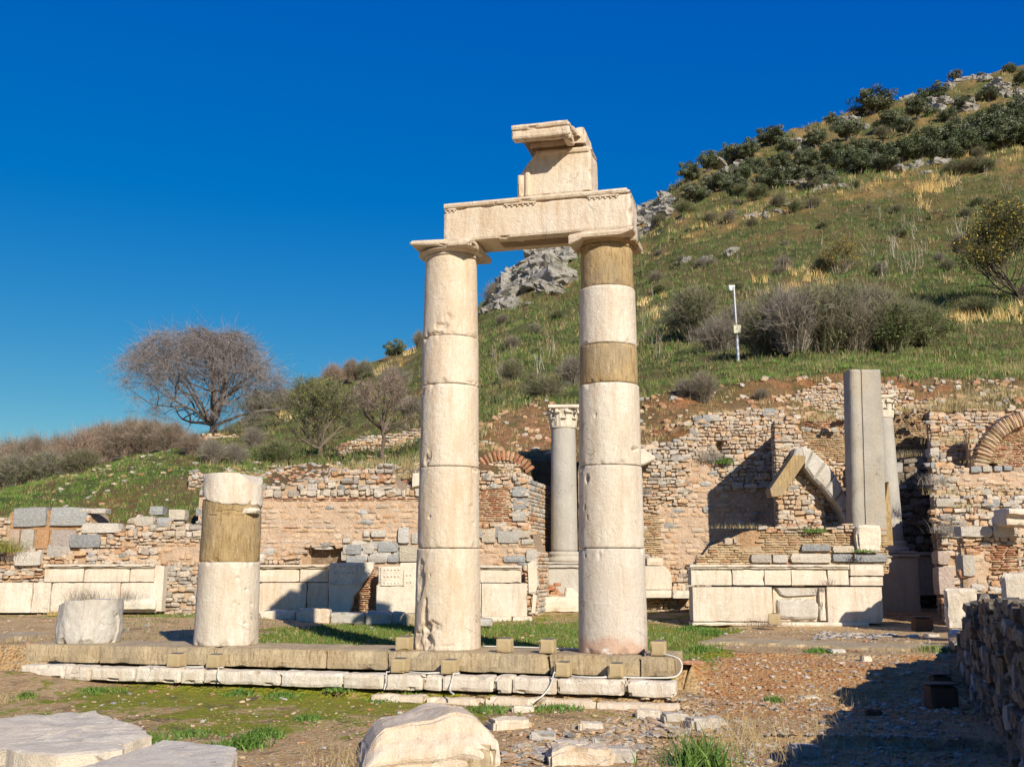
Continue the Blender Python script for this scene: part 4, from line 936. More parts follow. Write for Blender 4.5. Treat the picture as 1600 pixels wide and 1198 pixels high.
t = thing('studded_slab', P(620, 960, 26.9), 'bright marble door slab with rows of round studs left of the left tall column', 'marble slab')
mb = MB(); prismpx(mb, [(591, 885), (625, 884), (626, 879), (664, 878), (666, 960), (587, 960), (588, 915), (591, 912)], 26.86, .22, bev=.02); sl_ = mb.obj('slab', M['marble_white'], t)
mb = MB(); studs(mb, [601, 607, 612, 617.5, 623], [889.5, 900, 910.5], 26.86); studs(mb, [636, 642], [898, 909], 26.86); mb.obj('stud', M['marble_white'], sl_)
mb = MB(); blockpx(mb, 594, 886, 596, 915, 26.82, .06, step=.1, bev=.004); blockpx(mb, 596, 913, 632, 915, 26.82, .06, step=.1, bev=.004); blockpx(mb, 630, 888, 632, 913, 26.82, .06, step=.1, bev=.004); mb.obj('frame_moulding', M['marble_white'], sl_)
for (a, b, c, d_, Y, mat, lb) in [(404, 954, 461, 976, 25.6, 'marble_white', 'low white block on the grass right of the stump'), (462, 951, 514, 976, 25.4, 'marble', 'low tan block on the grass left of the shaded ones'),
                                  (514, 957, 570, 976, 25.5, 'granite', 'low grey block in the shadow below the studded slab'), (571, 956, 610, 977, 25.3, 'granite', 'low grey block with pointed top in shadow left of the tall column'),
                                  (611, 956, 634, 976, 25.6, 'marble', 'rough low block beside the shaded grey ones'), (628, 959, 668, 980, 25.2, 'sandstone', 'rough brownish block at the left side of the left tall column'),
                                  (745, 966, 770, 978, 24.6, 'granite', 'small dark grey block on the grass right of the left tall column')]:
    mb = MB(); blockpx(mb, a, b, c, d_, Y, .5, amp=.035, chip=.07, step=.05, bev=.02); mb.obj('stone_block', M[mat], None, lb, 'stone block')
# remains beside the right tall column
t = thing('marble_dado', P(1040, 945, 30), 'remains of a marble dado against the wall right of the tall columns', 'marble dado')
mb = MB(); prismpx(mb, [(1000, 884), (1037, 884), (1047, 893), (1050, 902), (1050, 921), (1000, 921)], 30.0, .35, bev=.02); mb.obj('upper_course', M['marble_pale'], t)
mb = MB(); blockpx(mb, 1011, 870.5, 1037, 883.5, 30.05, .3, step=.1); mb.obj('small_block', M['marble'], t)
mb = MB(); blockpx(mb, 985, 921.5, 1050, 934, 29.8, .5, step=.1); blockpx(mb, 1051, 922, 1084, 935, 29.8, .5, step=.1); mb.obj('plinth', M['marble_white'], t)
mb = MB(); a = P(1003, 728, 29.9); prismpx(mb, [(996, 700), (1006, 701), (1024, 713), (1023, 718), (1008, 725), (996, 728)], 29.6, 1.0, bev=.03); mb.obj('stone_fragment', M['marble_white'], None, 'white marble fragment jutting from the wall just right of the right tall column', 'stone fragment')
# the marble pedestal wall on the right
YJ = 25.5
t = thing('marble_pedestal_wall', P(1233, 975, YJ), 'long marble faced pedestal wall with moulded cap below the grey shaft', 'pedestal wall')
mb = MB(); xs = [1080, 1144, 1195, 1237, 1294, 1327]
for a, b in zip(xs[:-1], xs[1:]): blockpx(mb, a + .2, 889, b - .2, 914, YJ, .6, step=.12, amp=.004, chip=.02, bev=.006)
blockpx(mb, 1328.5, 881, 1382, 899.5, YJ - .02, .6, step=.12, amp=.004); blockpx(mb, 1328.5, 900, 1381, 915, YJ, .6, step=.1, amp=.006, chip=.03)
mb.obj('upper_course', M['marble_pale'], t)
mb = MB(); blockpx(mb, 1078, 881.5, 1327.5, 886, YJ - .09, .6, step=.1, amp=.004, chip=.02, bev=.006); blockpx(mb, 1079, 886, 1327.5, 888.7, YJ - .05, .6, step=.15, amp=.002, bev=.004); mb.obj('cap_moulding', M['marble_pale'], t)
mb = MB(); blockpx(mb, 1083, 916, 1209.5, 971, YJ + .02, .6, step=.15, amp=.004); blockpx(mb, 1294, 916, 1382, 974, YJ + .02, .6, step=.15, amp=.004, chip=.03); blockpx(mb, 1282, 917, 1292, 970, YJ + .03, .5, step=.1, chip=.04)
mb.obj('lower_course', M['marble_pale'], t)
mb = MB(); blockpx(mb, 1209, 916, 1283, 971, YJ + .16, .5, step=.12, amp=.01); mb.obj('core_patch', M['marble'], t, label='rough mortar core where facing is missing')
mb = MB(); prismpx(mb, [(1213, 918), (1278, 918), (1276, 929), (1228, 932), (1220, 929)], YJ + .08, .3, bev=.03); blockpx(mb, 1214, 935, 1281, 968, YJ + .06, .3, step=.08, amp=.025, chip=.08, bev=.03); mb.obj('grey_stone', M['marble_grey'], t)
mb = MB(); blockpx(mb, 1082, 971.5, 1210, 978, YJ - .06, .6, step=.2); blockpx(mb, 1211, 971.5, 1360, 980, YJ - .06, .6, step=.2); mb.obj('plinth', M['marble_white'], t)
wall_px('brick_courses', 'buff brick courses with grey stones lying on the marble pedestal wall', YJ + .25, [(1084, 882), (1094, 868), (1108, 850), (1140, 838), (1160, 828), (1200, 822), (1290, 822), (1340, 820), (1378, 824), (1384, 860)], 890, 'buff',
        [(1150, 820, 1185, 858, 'earth'), (1185, 820, 1350, 832, 'warm'), (1084, 826, 1150, 848, 'warm')], th=1.2,
        extra=[(1250, 850, 1297, 861, g2, .14), (1299, 852, 1340, 863, (.58, .50, .38), .12), (1172, 865, 1204, 879, (.40, .36, .31), .14), (1206, 866, 1230, 879, w1, .12), (1233, 864, 1297, 879, (.60, .54, .45), .14), (1299, 865, 1329, 877, g2, .14), (1331, 864, 1383, 878, g2, .14)])
mb = MB(); blockpx(mb, 1341, 820, 1378, 862, YJ - .02, .55, amp=.03, chip=.06, step=.05, bev=.02); mb.obj('stone_block', M['marble_white'], None, 'rough upright white block at the foot of the grey shaft', 'stone block')
# grey engaged shaft
YG = 26.5
t = thing('grey_shaft', P(1358, 822, YG), 'tall grey stone pier with engaged half column standing on the pedestal wall', 'pier')
x0, x1, zt1 = xat(1326, 578, YG), xat(1374, 578, YG), zat(578, YG); z0 = zat(835, YG); xb0, xb1 = xat(1331, 822, YG), xat(1388, 822, YG)
mb = MB(); n = 30; vs = []; fs = []; r = (x1 - x0) * .20
out = []
for k in range(9): a = math.pi * (1.5 - k / 8 * 1.0); out.append((r + r * math.cos(a), -r + r + r * math.sin(a) * 1.0))
pl = [(r * .9 + .35 * (x1 - x0) * 0 + r * math.cos(math.pi * (1 + k / 10)), -.0 + r * 1.0 * math.sin(math.pi * (1 + k / 10)) * .9) for k in range(9)]
sec = pl + [(r * 1.86, -.06), (r * 1.90, -.10), (x1 - x0 - .02, -.10), (x1 - x0, -.08), (x1 - x0, .45), (0, .45)]
nzs = 60; ns = len(sec)
for i in range(nzs + 1):
    f = i / nzs; z = z0 + (zt1 - z0) * f; sx = 1.06 - .06 * f; ox = xb0 + (x0 - xb0) * f
    for (a, b) in sec:
        N = noise.noise(Vector((a * 5, b * 5, z * 2))) * .010
        vs.append((ox + a * sx * (1 - .0) + N, YG + b + N + (.03 * max(0, f - .985) / .015 if b < 0 else 0), z))
for i in range(nzs):
    for k in range(ns): m_ = (k + 1) % ns; fs.append((i * ns + k, i * ns + m_, (i + 1) * ns + m_, (i + 1) * ns + k))
fs.append(tuple(range(nzs * ns, (nzs + 1) * ns))); fs.append(tuple(reversed(range(ns))))
mb.add(vs, fs); o = mb.obj('shaft', M['granite_dark'], t)
mb = MB(); prismpx(mb, [(1387, 755), (1389, 752), (1396, 852), (1378, 852), (1379, 822)], YG + .15, .4, bev=.01); mb.obj('cement_repair', M['cement'], t, label='brown cement repair strip')
# corinthian columns
def corinthian(lb, px, Y, ytop, yneck, ybase, wt, wb, yplinth):
    cx, cy = xat(px, (yneck + ybase) / 2, Y), Y; t = thing('corinthian_column', (cx, cy, zat(yplinth, Y)), lb, 'column')
    rt, rb = col_radius(yneck, wt, Y), col_radius(ybase, wb, Y); zn, zb_2, zt_2 = zat(yneck, Y), zat(ybase, Y), zat(ytop, Y)
    mb = MB(); drum(mb, cx, cy, zb_2, zn, rb, rt, [], seed=px, amp=.006, seg=40, dz=.08, chip=.01)
    mb.obj('shaft', M['granite'], t, smooth=True)
    mb = MB(); h = zt_2 - zn
    lathe(mb, cx, cy, [(rt * 1.08, zn - .03), (rt * 1.1, zn), (rt * .98, zn + .02), (rt * 1.0, zn + h * .5), (rt * 1.2, zt_2 - .1)], 24)
    for tier, (hh, rr, n0) in enumerate([(.38, 1.1, 8), (.68, 1.18, 8)]):
        for k in range(n0):
            a = 2 * math.pi * (k + .5 * tier) / n0; c, s = math.cos(a), math.sin(a); wd = rt * .34
            prof = [(1.0, 0), (1.08, hh * .5), (1.14, hh * .85), (1.32, hh), (1.36, hh * .9)]
            vs = []
            for (q, zz) in prof:
                for o in (-1, -.5, 0, .5, 1):
                    w_ = wd * o * (1 - .35 * (zz / hh) ** 3); rq = rt * q * (rr / 1.1) - abs(o) * .03 + (.02 if abs(o) == .5 else 0)
                    vs.append((cx + c * rq - s * w_, cy + s * rq + c * w_, zn + .01 + h * zz))
            fs = [(i * 5 + j, i * 5 + j + 1, i * 5 + j + 6, i * 5 + j + 5) for i in range(4) for j in range(4)]; mb.add(vs, fs)
    for k in range(4):
        a = math.pi / 4 + k * math.pi / 2; c, s = math.cos(a), math.sin(a); pts = []
        for q in range(14): th = q / 13 * 4.6; rr = rt * (1.40 - .0) ; rad = .075 * (1 - q / 18); pts.append((cx + c * (rr + rad * math.cos(th)), cy + s * (rr + rad * math.cos(th)), zt_2 - .17 + rad * math.sin(th)))
        tube(mb, pts, .022, 5)
    for k in range(9): stone(mb, (cx + rt * 1.18 * math.cos(k * .7), cy + rt * 1.18 * math.sin(k * .7), zt_2 - .17), (.05, .05, .06), (.6, .6, .6))
    mb.obj('leafy_capital', M['marble_white'], t)
    mb = MB(); block(mb, (cx - rt * 1.32, cy - rt * 1.32, zt_2 - .10), (rt * 2.64, rt * 2.64, .10), step=.06, chip=.05, amp=.01); mb.obj('abacus', M['marble_white'], t)
    mb = MB(); zp = zat(yplinth, Y); hb = .28
    lathe(mb, cx, cy, [(rb * 1.32, zb_2 - hb), (rb * 1.36, zb_2 - hb * .8), (rb * 1.3, zb_2 - hb * .62), (rb * 1.15, zb_2 - hb * .5), (rb * 1.15, zb_2 - hb * .4), (rb * 1.24, zb_2 - hb * .22), (rb * 1.2, zb_2 - .03), (rb * 1.02, zb_2 + .01)], 40); mb.obj('base_moulding', M['marble_grey'], t, smooth=True)
    mb = MB(); w_ = rb * 1.55; zc = zb_2 - hb - .002
    block(mb, (cx - w_, cy - w_, zc - .07), (2 * w_, 2 * w_, .07), step=.1); block(mb, (cx - w_ * 1.08, cy - w_ * 1.08, zc - .17), (2.16 * w_, 2.16 * w_, .098), step=.1)
    block(mb, (cx - w_ * .98, cy - w_ * .98, zp), (1.96 * w_, 1.96 * w_, zc - .172 - zp), step=.12); mb.obj('pedestal', M['marble_grey'], t)
    return t
corinthian('grey corinthian column with carved leafy capital standing between the two tall doric columns', 881, 30.0, 635, 668, 862, 38, 42, 930)
corinthian('corinthian column half hidden behind the grey shaft on the right', 1385, 29.6, 619, 652, 845, 30, 40, 960)
mb = MB(); blockpx(mb, 832, 932, 925, 956, 28.4, 1.8, step=.1, chip=.06, amp=.02); mb.obj('marble_step', M['marble_white'], None, 'broken white marble step in front of the corinthian column', 'stone step')
mb = MB(); prismpx(mb, [(884, 918), (893, 918), (905, 928), (915, 935), (882, 935)], 28.6, .4, bev=.03); mb.obj('stone_fragment', M['marble_white'], None, 'small white triangular fragment on the step at the corinthian column', 'stone fragment')
mb = MB()
for k in range(60): p = P(rnd.gauss(856, 9), 930 - abs(rnd.gauss(0, 1)) * 6, 29 + rnd.uniform(-.3, .3)); stone(mb, (p[0], p[1], p[2] - .02), (rnd.uniform(.05, .12), rnd.uniform(.05, .1), rnd.uniform(.03, .07)), pick([(ORNG, 3), (REDB, 1)]), tilt=rnd.uniform(-.6, .6))
mb.obj('brick_rubble', M['masonry'], None, 'small heap of orange broken brick left of the corinthian pedestal', 'rubble heap')
# fallen arch with its cement prop
t = thing('arch_fragment', P(1300, 820, 27.4), 'broken half of a white marble arch leaning behind the grey shaft', 'arch fragment')
mb = MB(); arcp = [(1258, 698, 1240, 712), (1290, 718, 1262, 742), (1312, 745, 1288, 764), (1328, 780, 1308, 788), (1334, 820, 1322, 822)]
out = [(1252, 697), (1270, 704), (1290, 722), (1306, 742), (1318, 765), (1330, 795), (1336, 822), (1324, 822), (1316, 800), (1304, 782), (1290, 765), (1272, 748), (1258, 730), (1254, 715)]
segs = 5
oo = out[:7]; ii = list(reversed(out[7:]))
for k in range(6):
    a, b = oo[k], oo[k + 1]; c, d_ = ii[min(k + 1, 6)], ii[k]
    prismpx(mb, [a, b, c, d_], 27.2 + rnd.uniform(-.12, .12), .6, bev=.05)
mb.obj('voussoirs', M['marble_grey'], t)
mb = MB(); prismpx(mb, [(1243, 700), (1256, 698), (1262, 708), (1250, 716), (1240, 712)], 27.1, .6, bev=.03); mb.obj('keystone', M['marble_grey'], t)
mb = MB(); prismpx(mb, [(1240, 710), (1259, 712), (1258, 722), (1222, 775), (1206, 776), (1203, 764)], 27.0, .5, bev=.01); mb.obj('cement_prop', M['cement'], t, label='slanting brown cement rib')
# ---------------------------------------------------------------- loose stones and vegetation on the near ground
def ground_at(px, py, lo=8.6, hi=34):
    Y = lo; b = (599 - py) / F
    while Y < hi:
        x = Y * (px - 800) / F / (cp - b * sp); z = zat(py, Y)
        if z <= ground_z(x, Y): return (x, Y, ground_z(x, Y))
        Y += .03
    return (x, Y, ground_z(x, Y))
class NP:                      # numpy mesh collector for blades, leaves and twigs (all quads)
    def __init__(s): s.V = []; s.C = []
    def quads(s, q, c): s.V.append(q.reshape(-1, 3)); s.C.append(c)         # q (n,4,3), c (n,3)
    def obj(s, name, mat, parent=None, base=(0, 0, 0), **k):
        V = np.concatenate(s.V) - np.array(base if parent is None else parent.get('_o', (0, 0, 0))); C = np.concatenate(s.C); n = len(V) // 4
        me = bpy.data.meshes.new(name); me.vertices.add(len(V)); me.vertices.foreach_set('co', V.ravel()); me.loops.add(n * 4); me.loops.foreach_set('vertex_index', np.arange(n * 4))
        me.polygons.add(n); me.polygons.foreach_set('loop_start', np.arange(n) * 4)
        a = me.attributes.new('Col', 'FLOAT_COLOR', 'FACE'); c4 = np.ones((n, 4)); c4[:, :3] = C; a.data.foreach_set('color', c4.ravel()); me.update(calc_edges=True)
        me.materials.append(mat); o = bpy.data.objects.new(name, me); S_.collection.objects.link(o)
        if parent is not None: o.parent = parent
        else: o.location = base; o['_o'] = tuple(base)
        return tag(o, **k)
rng = np.random.default_rng(5)
def pal(n, cols, var=.18):
    cols = np.array(cols); c = cols[rng.integers(0, len(cols), n)]; return c * (1 + rng.uniform(-var, var, (n, 1)))
def blades(np_, base, h, w, cols, lean=.5, segs=2):
    """one thin curved blade per base point"""
    n = len(base); az = rng.uniform(0, 2 * np.pi, n); ln = rng.uniform(.1, 1, n) * lean; h = h * rng.uniform(.5, 1.1, n); wd = w * rng.uniform(.6, 1.2, n)
    d = np.stack([np.cos(az), np.sin(az), np.zeros(n)], 1); a2 = rng.uniform(0, np.pi, n); side = np.stack([np.cos(a2), np.sin(a2) * .4, np.zeros(n)], 1)
    c = pal(n, cols); prev = base; pw = wd
    for k in range(1, segs + 1):
        f = k / segs; cur = base + d * (h * ln * f ** 1.7)[:, None] + np.array([0, 0, 1.]) * (h * f * (1 - .25 * ln * f))[:, None]; cw = wd * (1 - f * .92)
        q = np.stack([prev - side * pw[:, None] / 2, prev + side * pw[:, None] / 2, cur + side * cw[:, None] / 2, cur - side * cw[:, None] / 2], 1); np_.quads(q, c); prev = cur; pw = cw
GRN = [(.07, .14, .02), (.10, .19, .03), (.05, .10, .015), (.13, .20, .04)]
STRAW = [(.42, .32, .15), (.36, .27, .13), (.48, .38, .20), (.30, .21, .10)]
GOLD = [(.55, .38, .14), (.48, .31, .11), (.60, .44, .20)]
OLIV = [(.10, .125, .055), (.13, .15, .08), (.17, .19, .11), (.07, .09, .04), (.21, .22, .15)]
# grass behind the platform and moss tufts in front
pts = []; 
while len(pts) < 17000:
    x = rnd.uniform(-9, 4); y = rnd.uniform(15.5, 27); u, v = uv_of(x, y)
    if v > .66 and u < 1.4 and rnd.random() < mossy(x, y) * (.25 + .95 * max(0, fbm(x, y, 3, .8) + .55)): pts.append((x, y, ground_z(x, y)))
G = NP(); blades(G, np.array(pts), .085, .020, GRN + [(.16, .16, .04), (.24, .20, .08), (.07, .12, .02)], .9)
pts = []
for _ in range(60000):
    x = rnd.uniform(-7, 3.2); y = rnd.uniform(10, 14.6)
    m_ = mossy(x, y)
    if uv_of(x, y)[1] < -1.1 and m_ > .3 and rnd.random() < m_ * max(0, fbm(x, y, 8, 1.1) + .25) * .8: pts.append((x, y, ground_z(x, y)))
blades(G, np.array(pts), .030, .012, [(.10, .16, .02), (.15, .20, .03), (.18, .20, .05), (.07, .12, .015)], .8, 1)
G.obj('grass', M['leaf'], kind='stuff')
# gravel and potsherds
mb = MB()
def pebble(x, y, s, col, flat=.6): 
    a = rnd.uniform(0, 3.1); stone(mb, (x, y, ground_z(x, y) + s * flat * .25), (s, s * rnd.uniform(.5, 1), s * flat * rnd.uniform(.4, 1)), col, (math.cos(a), math.sin(a)), jit=.16, rnd_=.35, tilt=rnd.uniform(-.3, .3))
GRAV = [(GREY, 1.5), (PALE, 3), (PINK, 4), (ORNG, 3), (BUFF, 3), (REDB, .8)]
cnt = 0
while cnt < 6000:
    x = rnd.uniform(-6.5, 6.5); y = 9.9 + 9 * rnd.random() ** 1.5; u, v = uv_of(x, y)
    if -1.1 < v < .7 and u < 1.2: continue
    if v > 2.4: continue
    px, _p = to_px(x, y, -.7)
    dens = .25 + (.6 if px > 760 else 0) + .5 * max(0, nz(x, y, 0, .7))
    if px < 620 and y < 13.6: dens = .12 + .5 * max(0, nz(x, y, 0, .9)) + (.5 if 370 < px and y < 11.6 else 0)
    if rnd.random() > dens: continue
    pebble(x, y, rnd.choice([.007, .009, .012, .015, .020, .034]) * rnd.uniform(.7, 1.4), pick(GRAV)); cnt += 1
for _ in range(1500):
    x = rnd.uniform(-12, 8); y = rnd.uniform(17.5, 27.5); u, v = uv_of(x, y)
    if v > .7 and rnd.random() < .6: pebble(x, y, rnd.uniform(.015, .045), pick(GRAV))
for _ in range(1400):
    u = rnd.uniform(1.15, 7.5); v = rnd.uniform(-1.2, 2.2); x, y, _z = row(u, v); pebble(x, y, .010 + .045 * rnd.random() ** 3, pick([(ORNG, 4), (PINK, 4), (BUFF, 2), (PALE, 1), (GREY, .5)]))
for _ in range(4200):
    x = rnd.uniform(-6, 2.5); y = rnd.uniform(9.9, 14.4)
    if uv_of(x, y)[1] < -1.1 and nz(x, y, 4, 1.3) > -.15: pebble(x, y, rnd.choice([.005, .007, .009, .013, .019]), pick([(ORNG, 4), (PINK, 3), (BUFF, 3), (PALE, 2), ([(.14, .09, .05), (.10, .08, .06)], 4)]))
mb.obj('gravel', M['masonry'], kind='stuff', base=(0, 0, 0))
# hand placed loose stones: (x0, y0, x1, y1 on the photo, flatness, material, label)
loose = [(772, 1120, 830, 1140, 'marble', 'flat buff stone in the rubble strip right of the big foreground block'), (800, 1098, 835, 1112, 'marble_white', 'small pale stone at the upper left of the rubble strip'),
         (826, 1142, 868, 1156, 'marble_grey', 'thin grey slab in the middle of the rubble strip'), (862, 1162, 960, 1196, 'marble', 'long tan slab at the bottom edge right of the big block'), (928, 1140, 952, 1176, 'marble_grey', 'upright leaning grey sherd in the rubble strip'),
         (930, 1160, 988, 1190, 'marble_grey', 'bluish grey angular stone at the bottom of the rubble strip'), (870, 1155, 930, 1168, 'marble_white', 'flat white slab left of the leaning sherd'), (996, 1103, 1030, 1122, 'marble_white', 'white stone at the right end of the rubble strip'),
         (1020, 1074, 1052, 1086, 'marble_white', 'pale flat stone at the right foot of the platform'), (905, 1125, 940, 1140, 'marble_white', 'flat pale stone at the centre of the rubble strip'), (1040, 1112, 1080, 1128, 'marble_grey', 'grey flat stone right of the rubble strip'),
         (1085, 1118, 1140, 1140, 'marble_grey', 'broad grey sunken slab right of the rubble strip'), (982, 1072, 1003, 1088, 'marble', 'small tan stone at the foot of the platform end'), (1348, 1020, 1364, 1033, 'marble_white', 'small pale block on the orange earth at right'),
         (1300, 1012, 1325, 1020, 'marble_grey', 'thin pale slab on the orange earth at right'), (1243, 1156, 1290, 1184, 'marble_grey', 'grey boulder in the shaded near corner'), (1354, 1104, 1378, 1117, 'rust', 'reddish brown stone at the edge of the shadow'),
         (1256, 1086, 1284, 1092, 'marble_white', 'thin white stone in dry grass at the shadow edge'), (1415, 990, 1435, 994, 'marble_white', 'short white strip of marble on the right hand slab'), (1450, 989, 1472, 995, 'marble_grey', 'grey strip of marble on the right hand slab'),
         (640, 1140, 660, 1150, 'marble', 'small buff stone behind the big foreground block')]
for (a, b, c, d_, mt, lb) in loose:
    p = ground_at((a + c) / 2, d_); w_ = (c - a) * p[1] / F; h = max(.02, (d_ - b) * p[1] / F * .75); mb = MB()
    ang = rnd.uniform(-.3, .3); ee = (math.cos(ang), math.sin(ang)); dp = w_ * .7
    tl = .6 if 'leaning' in lb else rnd.uniform(-.1, .15)
    block(mb, (p[0] - w_ / 2, p[1] - .02, p[2] - h * .35), (w_, dp, h * 1.25), ee, amp=w_ * .09, chip=w_ * .12, step=max(.015, w_ / 14), bev=w_ * .06, shape=lambda x, y, z: [x, y, z * (1 - tl * x / w_)])
    mb.obj('loose_stone', M[mt], None, lb, 'stone')
mb = MB()
for _ in range(520):        # small flat sherds of the rubble strip, too many to count
    t_ = rnd.random(); px = 780 + 340 * rnd.random(); py = 1190 - (px - 780) * .22 * rnd.uniform(.6, 1.3) + rnd.gauss(0, 13)
    if not 1085 < py < 1197: continue
    p = ground_at(px, py); s = rnd.uniform(.02, .075); a = rnd.uniform(0, 3.1)
    stone(mb, (p[0], p[1], p[2] + .012), (s, s * rnd.uniform(.4, .9), s * rnd.uniform(.12, .35)), pick([(GREY, 1.5), (PALE, 5), (PINK, 4), (BUFF, 3)]), (math.cos(a), math.sin(a)), jit=.2, rnd_=.2, tilt=rnd.uniform(-.3, .3))
for _ in range(160):
    px = rnd.uniform(1270, 1400); py = rnd.gauss(994, 2.5); p = ground_at(px, py); s = rnd.uniform(.02, .09); a = rnd.uniform(0, 3.1)
    stone(mb, (p[0], p[1], p[2] + .012), (s, s * .6, s * .2), pick([(GREY, 4), (PALE, 6)]), (math.cos(a), math.sin(a)), jit=.2, tilt=rnd.uniform(-.2, .2))
for _ in range(260):
    px = rnd.uniform(1060, 1500); py = rnd.uniform(1085, 1197); p = ground_at(px, py); s = rnd.uniform(.015, .05); a = rnd.uniform(0, 3.1)
    stone(mb, (p[0], p[1], p[2] + .01), (s, s * .6, s * .3), pick([(GREY, 5), (PALE, 4), (ORNG, 1)]), (math.cos(a), math.sin(a)), jit=.2, tilt=rnd.uniform(-.3, .3))
mb.obj('stone_sherds', M['masonry'], kind='stuff', base=(0, 0, 0))
# slab edge of the right hand floor and the left one
mb = MB(); a = ground_at(1086, 1001, 15); 
def rowv(px, py, z): x, y = xat(px, py, Yof(py, z)), Yof(py, z); return x, y
A = np.array(rowv(1088, 1000, -.10)); B = np.array(rowv(1470, 1013, -.10)); d = B - A; Lg = float(np.linalg.norm(d)); ee = tuple(d / Lg)
block(mb, (A[0], A[1], -.30), (Lg, 1.3, .19), ee, amp=.02, chip=.08, step=.10); mb.obj('floor_slab', M['sandstone'], None, 'brown broken edge of the ancient concrete floor in front of the pedestal wall', 'floor slab')
mb = MB(); A = np.array(rowv(-60, 1000, .0)); B = np.array(rowv(92, 984, .0)); d = B - A; Lg = float(np.linalg.norm(d)); ee = tuple(d / Lg)
block(mb, (A[0], A[1], -.26), (Lg, 1.0, .22), ee, amp=.02, chip=.08, step=.10); mb.obj('floor_slab', M['sandstone'], None, 'brown floor edge at the left margin behind the drum fragment', 'floor slab')
# foreground blocks
def bigblock(lb, a, b, c, d_, Y, depth, mat, shape=None, **k):
    mb = MB(); p = P(a, d_, Y); q = P(c, b, Y); zg = ground_z((p[0] + q[0]) / 2, Y) - .15
    block(mb, (p[0], Y, min(zg, p[2])), (xat(c, d_, Y) - p[0], depth, q[2] - min(zg, p[2])), shape=shape, **k); return mb.obj('marble_block', M[mat], None, lb, 'marble block')
def shf(x, y, z):
    L, Hh = 1.46, .72
    t = x / L; roof = lerp_tab([(0, .40), (.10, .62), (.18, .72), (.5, .84), (.68, .92), (.82, .90), (.92, .72), (1, .52)], t)
    n = .05 * noise.noise(Vector((x * 3, y * 2, 5)))
    top = Hh * roof + n
    zz = z * top / Hh
    if z > .3: y = y + (z - .3) * .4
    if .35 < z / Hh < .75: y -= .05 * math.sin((z / Hh - .35) / .4 * math.pi)
    return [x + (.12 * max(0, 1 - t / .3)) * (z / Hh), y, zz]
mb = MB(); p = P(552, 1200, 10.9); block(mb, (p[0], 10.9, -1.0), (1.46, 1.0, .72 / .8 * .8), e1=(.985, .17), amp=.03, chip=.07, step=.035, bev=.03, shape=shf)
for k in range(len(mb.v)): v = mb.v[k]; mb.v[k] = (v[0], v[1], v[2] + .06)
mb.obj('marble_block', M['marble'], None, 'large weathered cream marble block with sloping top in the centre foreground', 'marble block')
mb = MB(); block(mb, (P(715, 1198, 11.2)[0], 11.1, -1.0), (.38, .6, .42), amp=.04, chip=.08, step=.04, bev=.04); mb.obj('stone_block', M['sandstone'], None, 'rough tan stone under the right end of the big foreground block', 'stone block')
def flat(lb, pts_, z1, th, mat, amp=.012):
    """slab lying on the ground, outline given by photo points on the plane of its top"""
    q = [(xat(a, b, Yof(b, z1)), Yof(b, z1)) for a, b in pts_]; mb = MB(); n = len(q); cx_ = sum(a for a, _ in q) / n; cy_ = sum(b for _, b in q) / n
    # fan grid with rings so that the top can undulate
    R2 = 8; per = []
    for k in range(n):
        a, b = q[k], q[(k + 1) % n]; m_ = max(2, int(math.hypot(b[0] - a[0], b[1] - a[1]) / .06))
        for i in range(m_): f = i / m_; w0 = .035 * noise.noise(Vector((a[0] + (b[0] - a[0]) * f, a[1] + (b[1] - a[1]) * f, z1)) * 5); per.append((a[0] + (b[0] - a[0]) * f + w0, a[1] + (b[1] - a[1]) * f + w0))
    N = len(per); vs = []; fs = []
    for r_ in range(1, R2 + 1):
        for (a, b) in per:
            f = r_ / R2; x = cx_ + (a - cx_) * f; y = cy_ + (b - cy_) * f; vs.append((x, y, z1 + amp * fbm(x, y, z1, 3.5) - (.02 if r_ == R2 else 0)))
    for (a, b) in per: vs.append((a + .012 * nz(a, b, 1, 6), b + .012 * nz(a, b, 2, 6), z1 - th * .5))
    for (a, b) in per: vs.append((a, b, z1 - th))
    c = len(vs); vs.append((cx_, cy_, z1 + amp * fbm(cx_, cy_, z1, 3.5)))
    for k in range(N): fs.append((c, k, (k + 1) % N))
    for r_ in range(R2 + 1):
        for k in range(N): m_ = (k + 1) % N; fs.append((r_ * N + k, (r_ + 1) * N + k, (r_ + 1) * N + m_, r_ * N + m_))
    mb.add(vs, fs); return mb.obj('marble_slab', M[mat], None, lb, 'marble slab')
flat('broad layered white and grey marble slab lying at the left edge of the foreground', [(-40, 1122), (60, 1113), (145, 1109), (185, 1122), (215, 1130), (236, 1146), (190, 1158), (150, 1160), (30, 1166), (-60, 1180)], -.60, .35, 'marble_white', .03)
flat('squared white marble slab at the bottom left corner', [(8, 1167), (30, 1158), (120, 1157), (192, 1161), (190, 1168), (150, 1173), (90, 1177), (20, 1172)], -.50, .55, 'marble_white')
flat('long pale marble slab with rounded corner at the bottom left', [(200, 1172), (258, 1153), (366, 1162), (370, 1172), (352, 1215), (80, 1225), (110, 1200)], -.55, .40, 'marble_white')
# broken stones at the left end of the platform
for (a, b, c, d_, lb) in [(40, 1030, 60, 1038, 'small red stone at the left end of the platform'), (65, 1040, 105, 1050, 'thin tan stone lying before the left end of the platform'), (1062, 1052, 1100, 1062, 'flat orange brick in the earth right of the platform')]:
    p = ground_at((a + c) / 2, d_); mb = MB(); s = (c - a) * p[1] / F; stone(mb, (p[0], p[1], p[2] + .03), (s / 2, .09, .03), (.45, .22, .12)); mb.obj('loose_stone', M['masonry'], None, lb, 'stone')
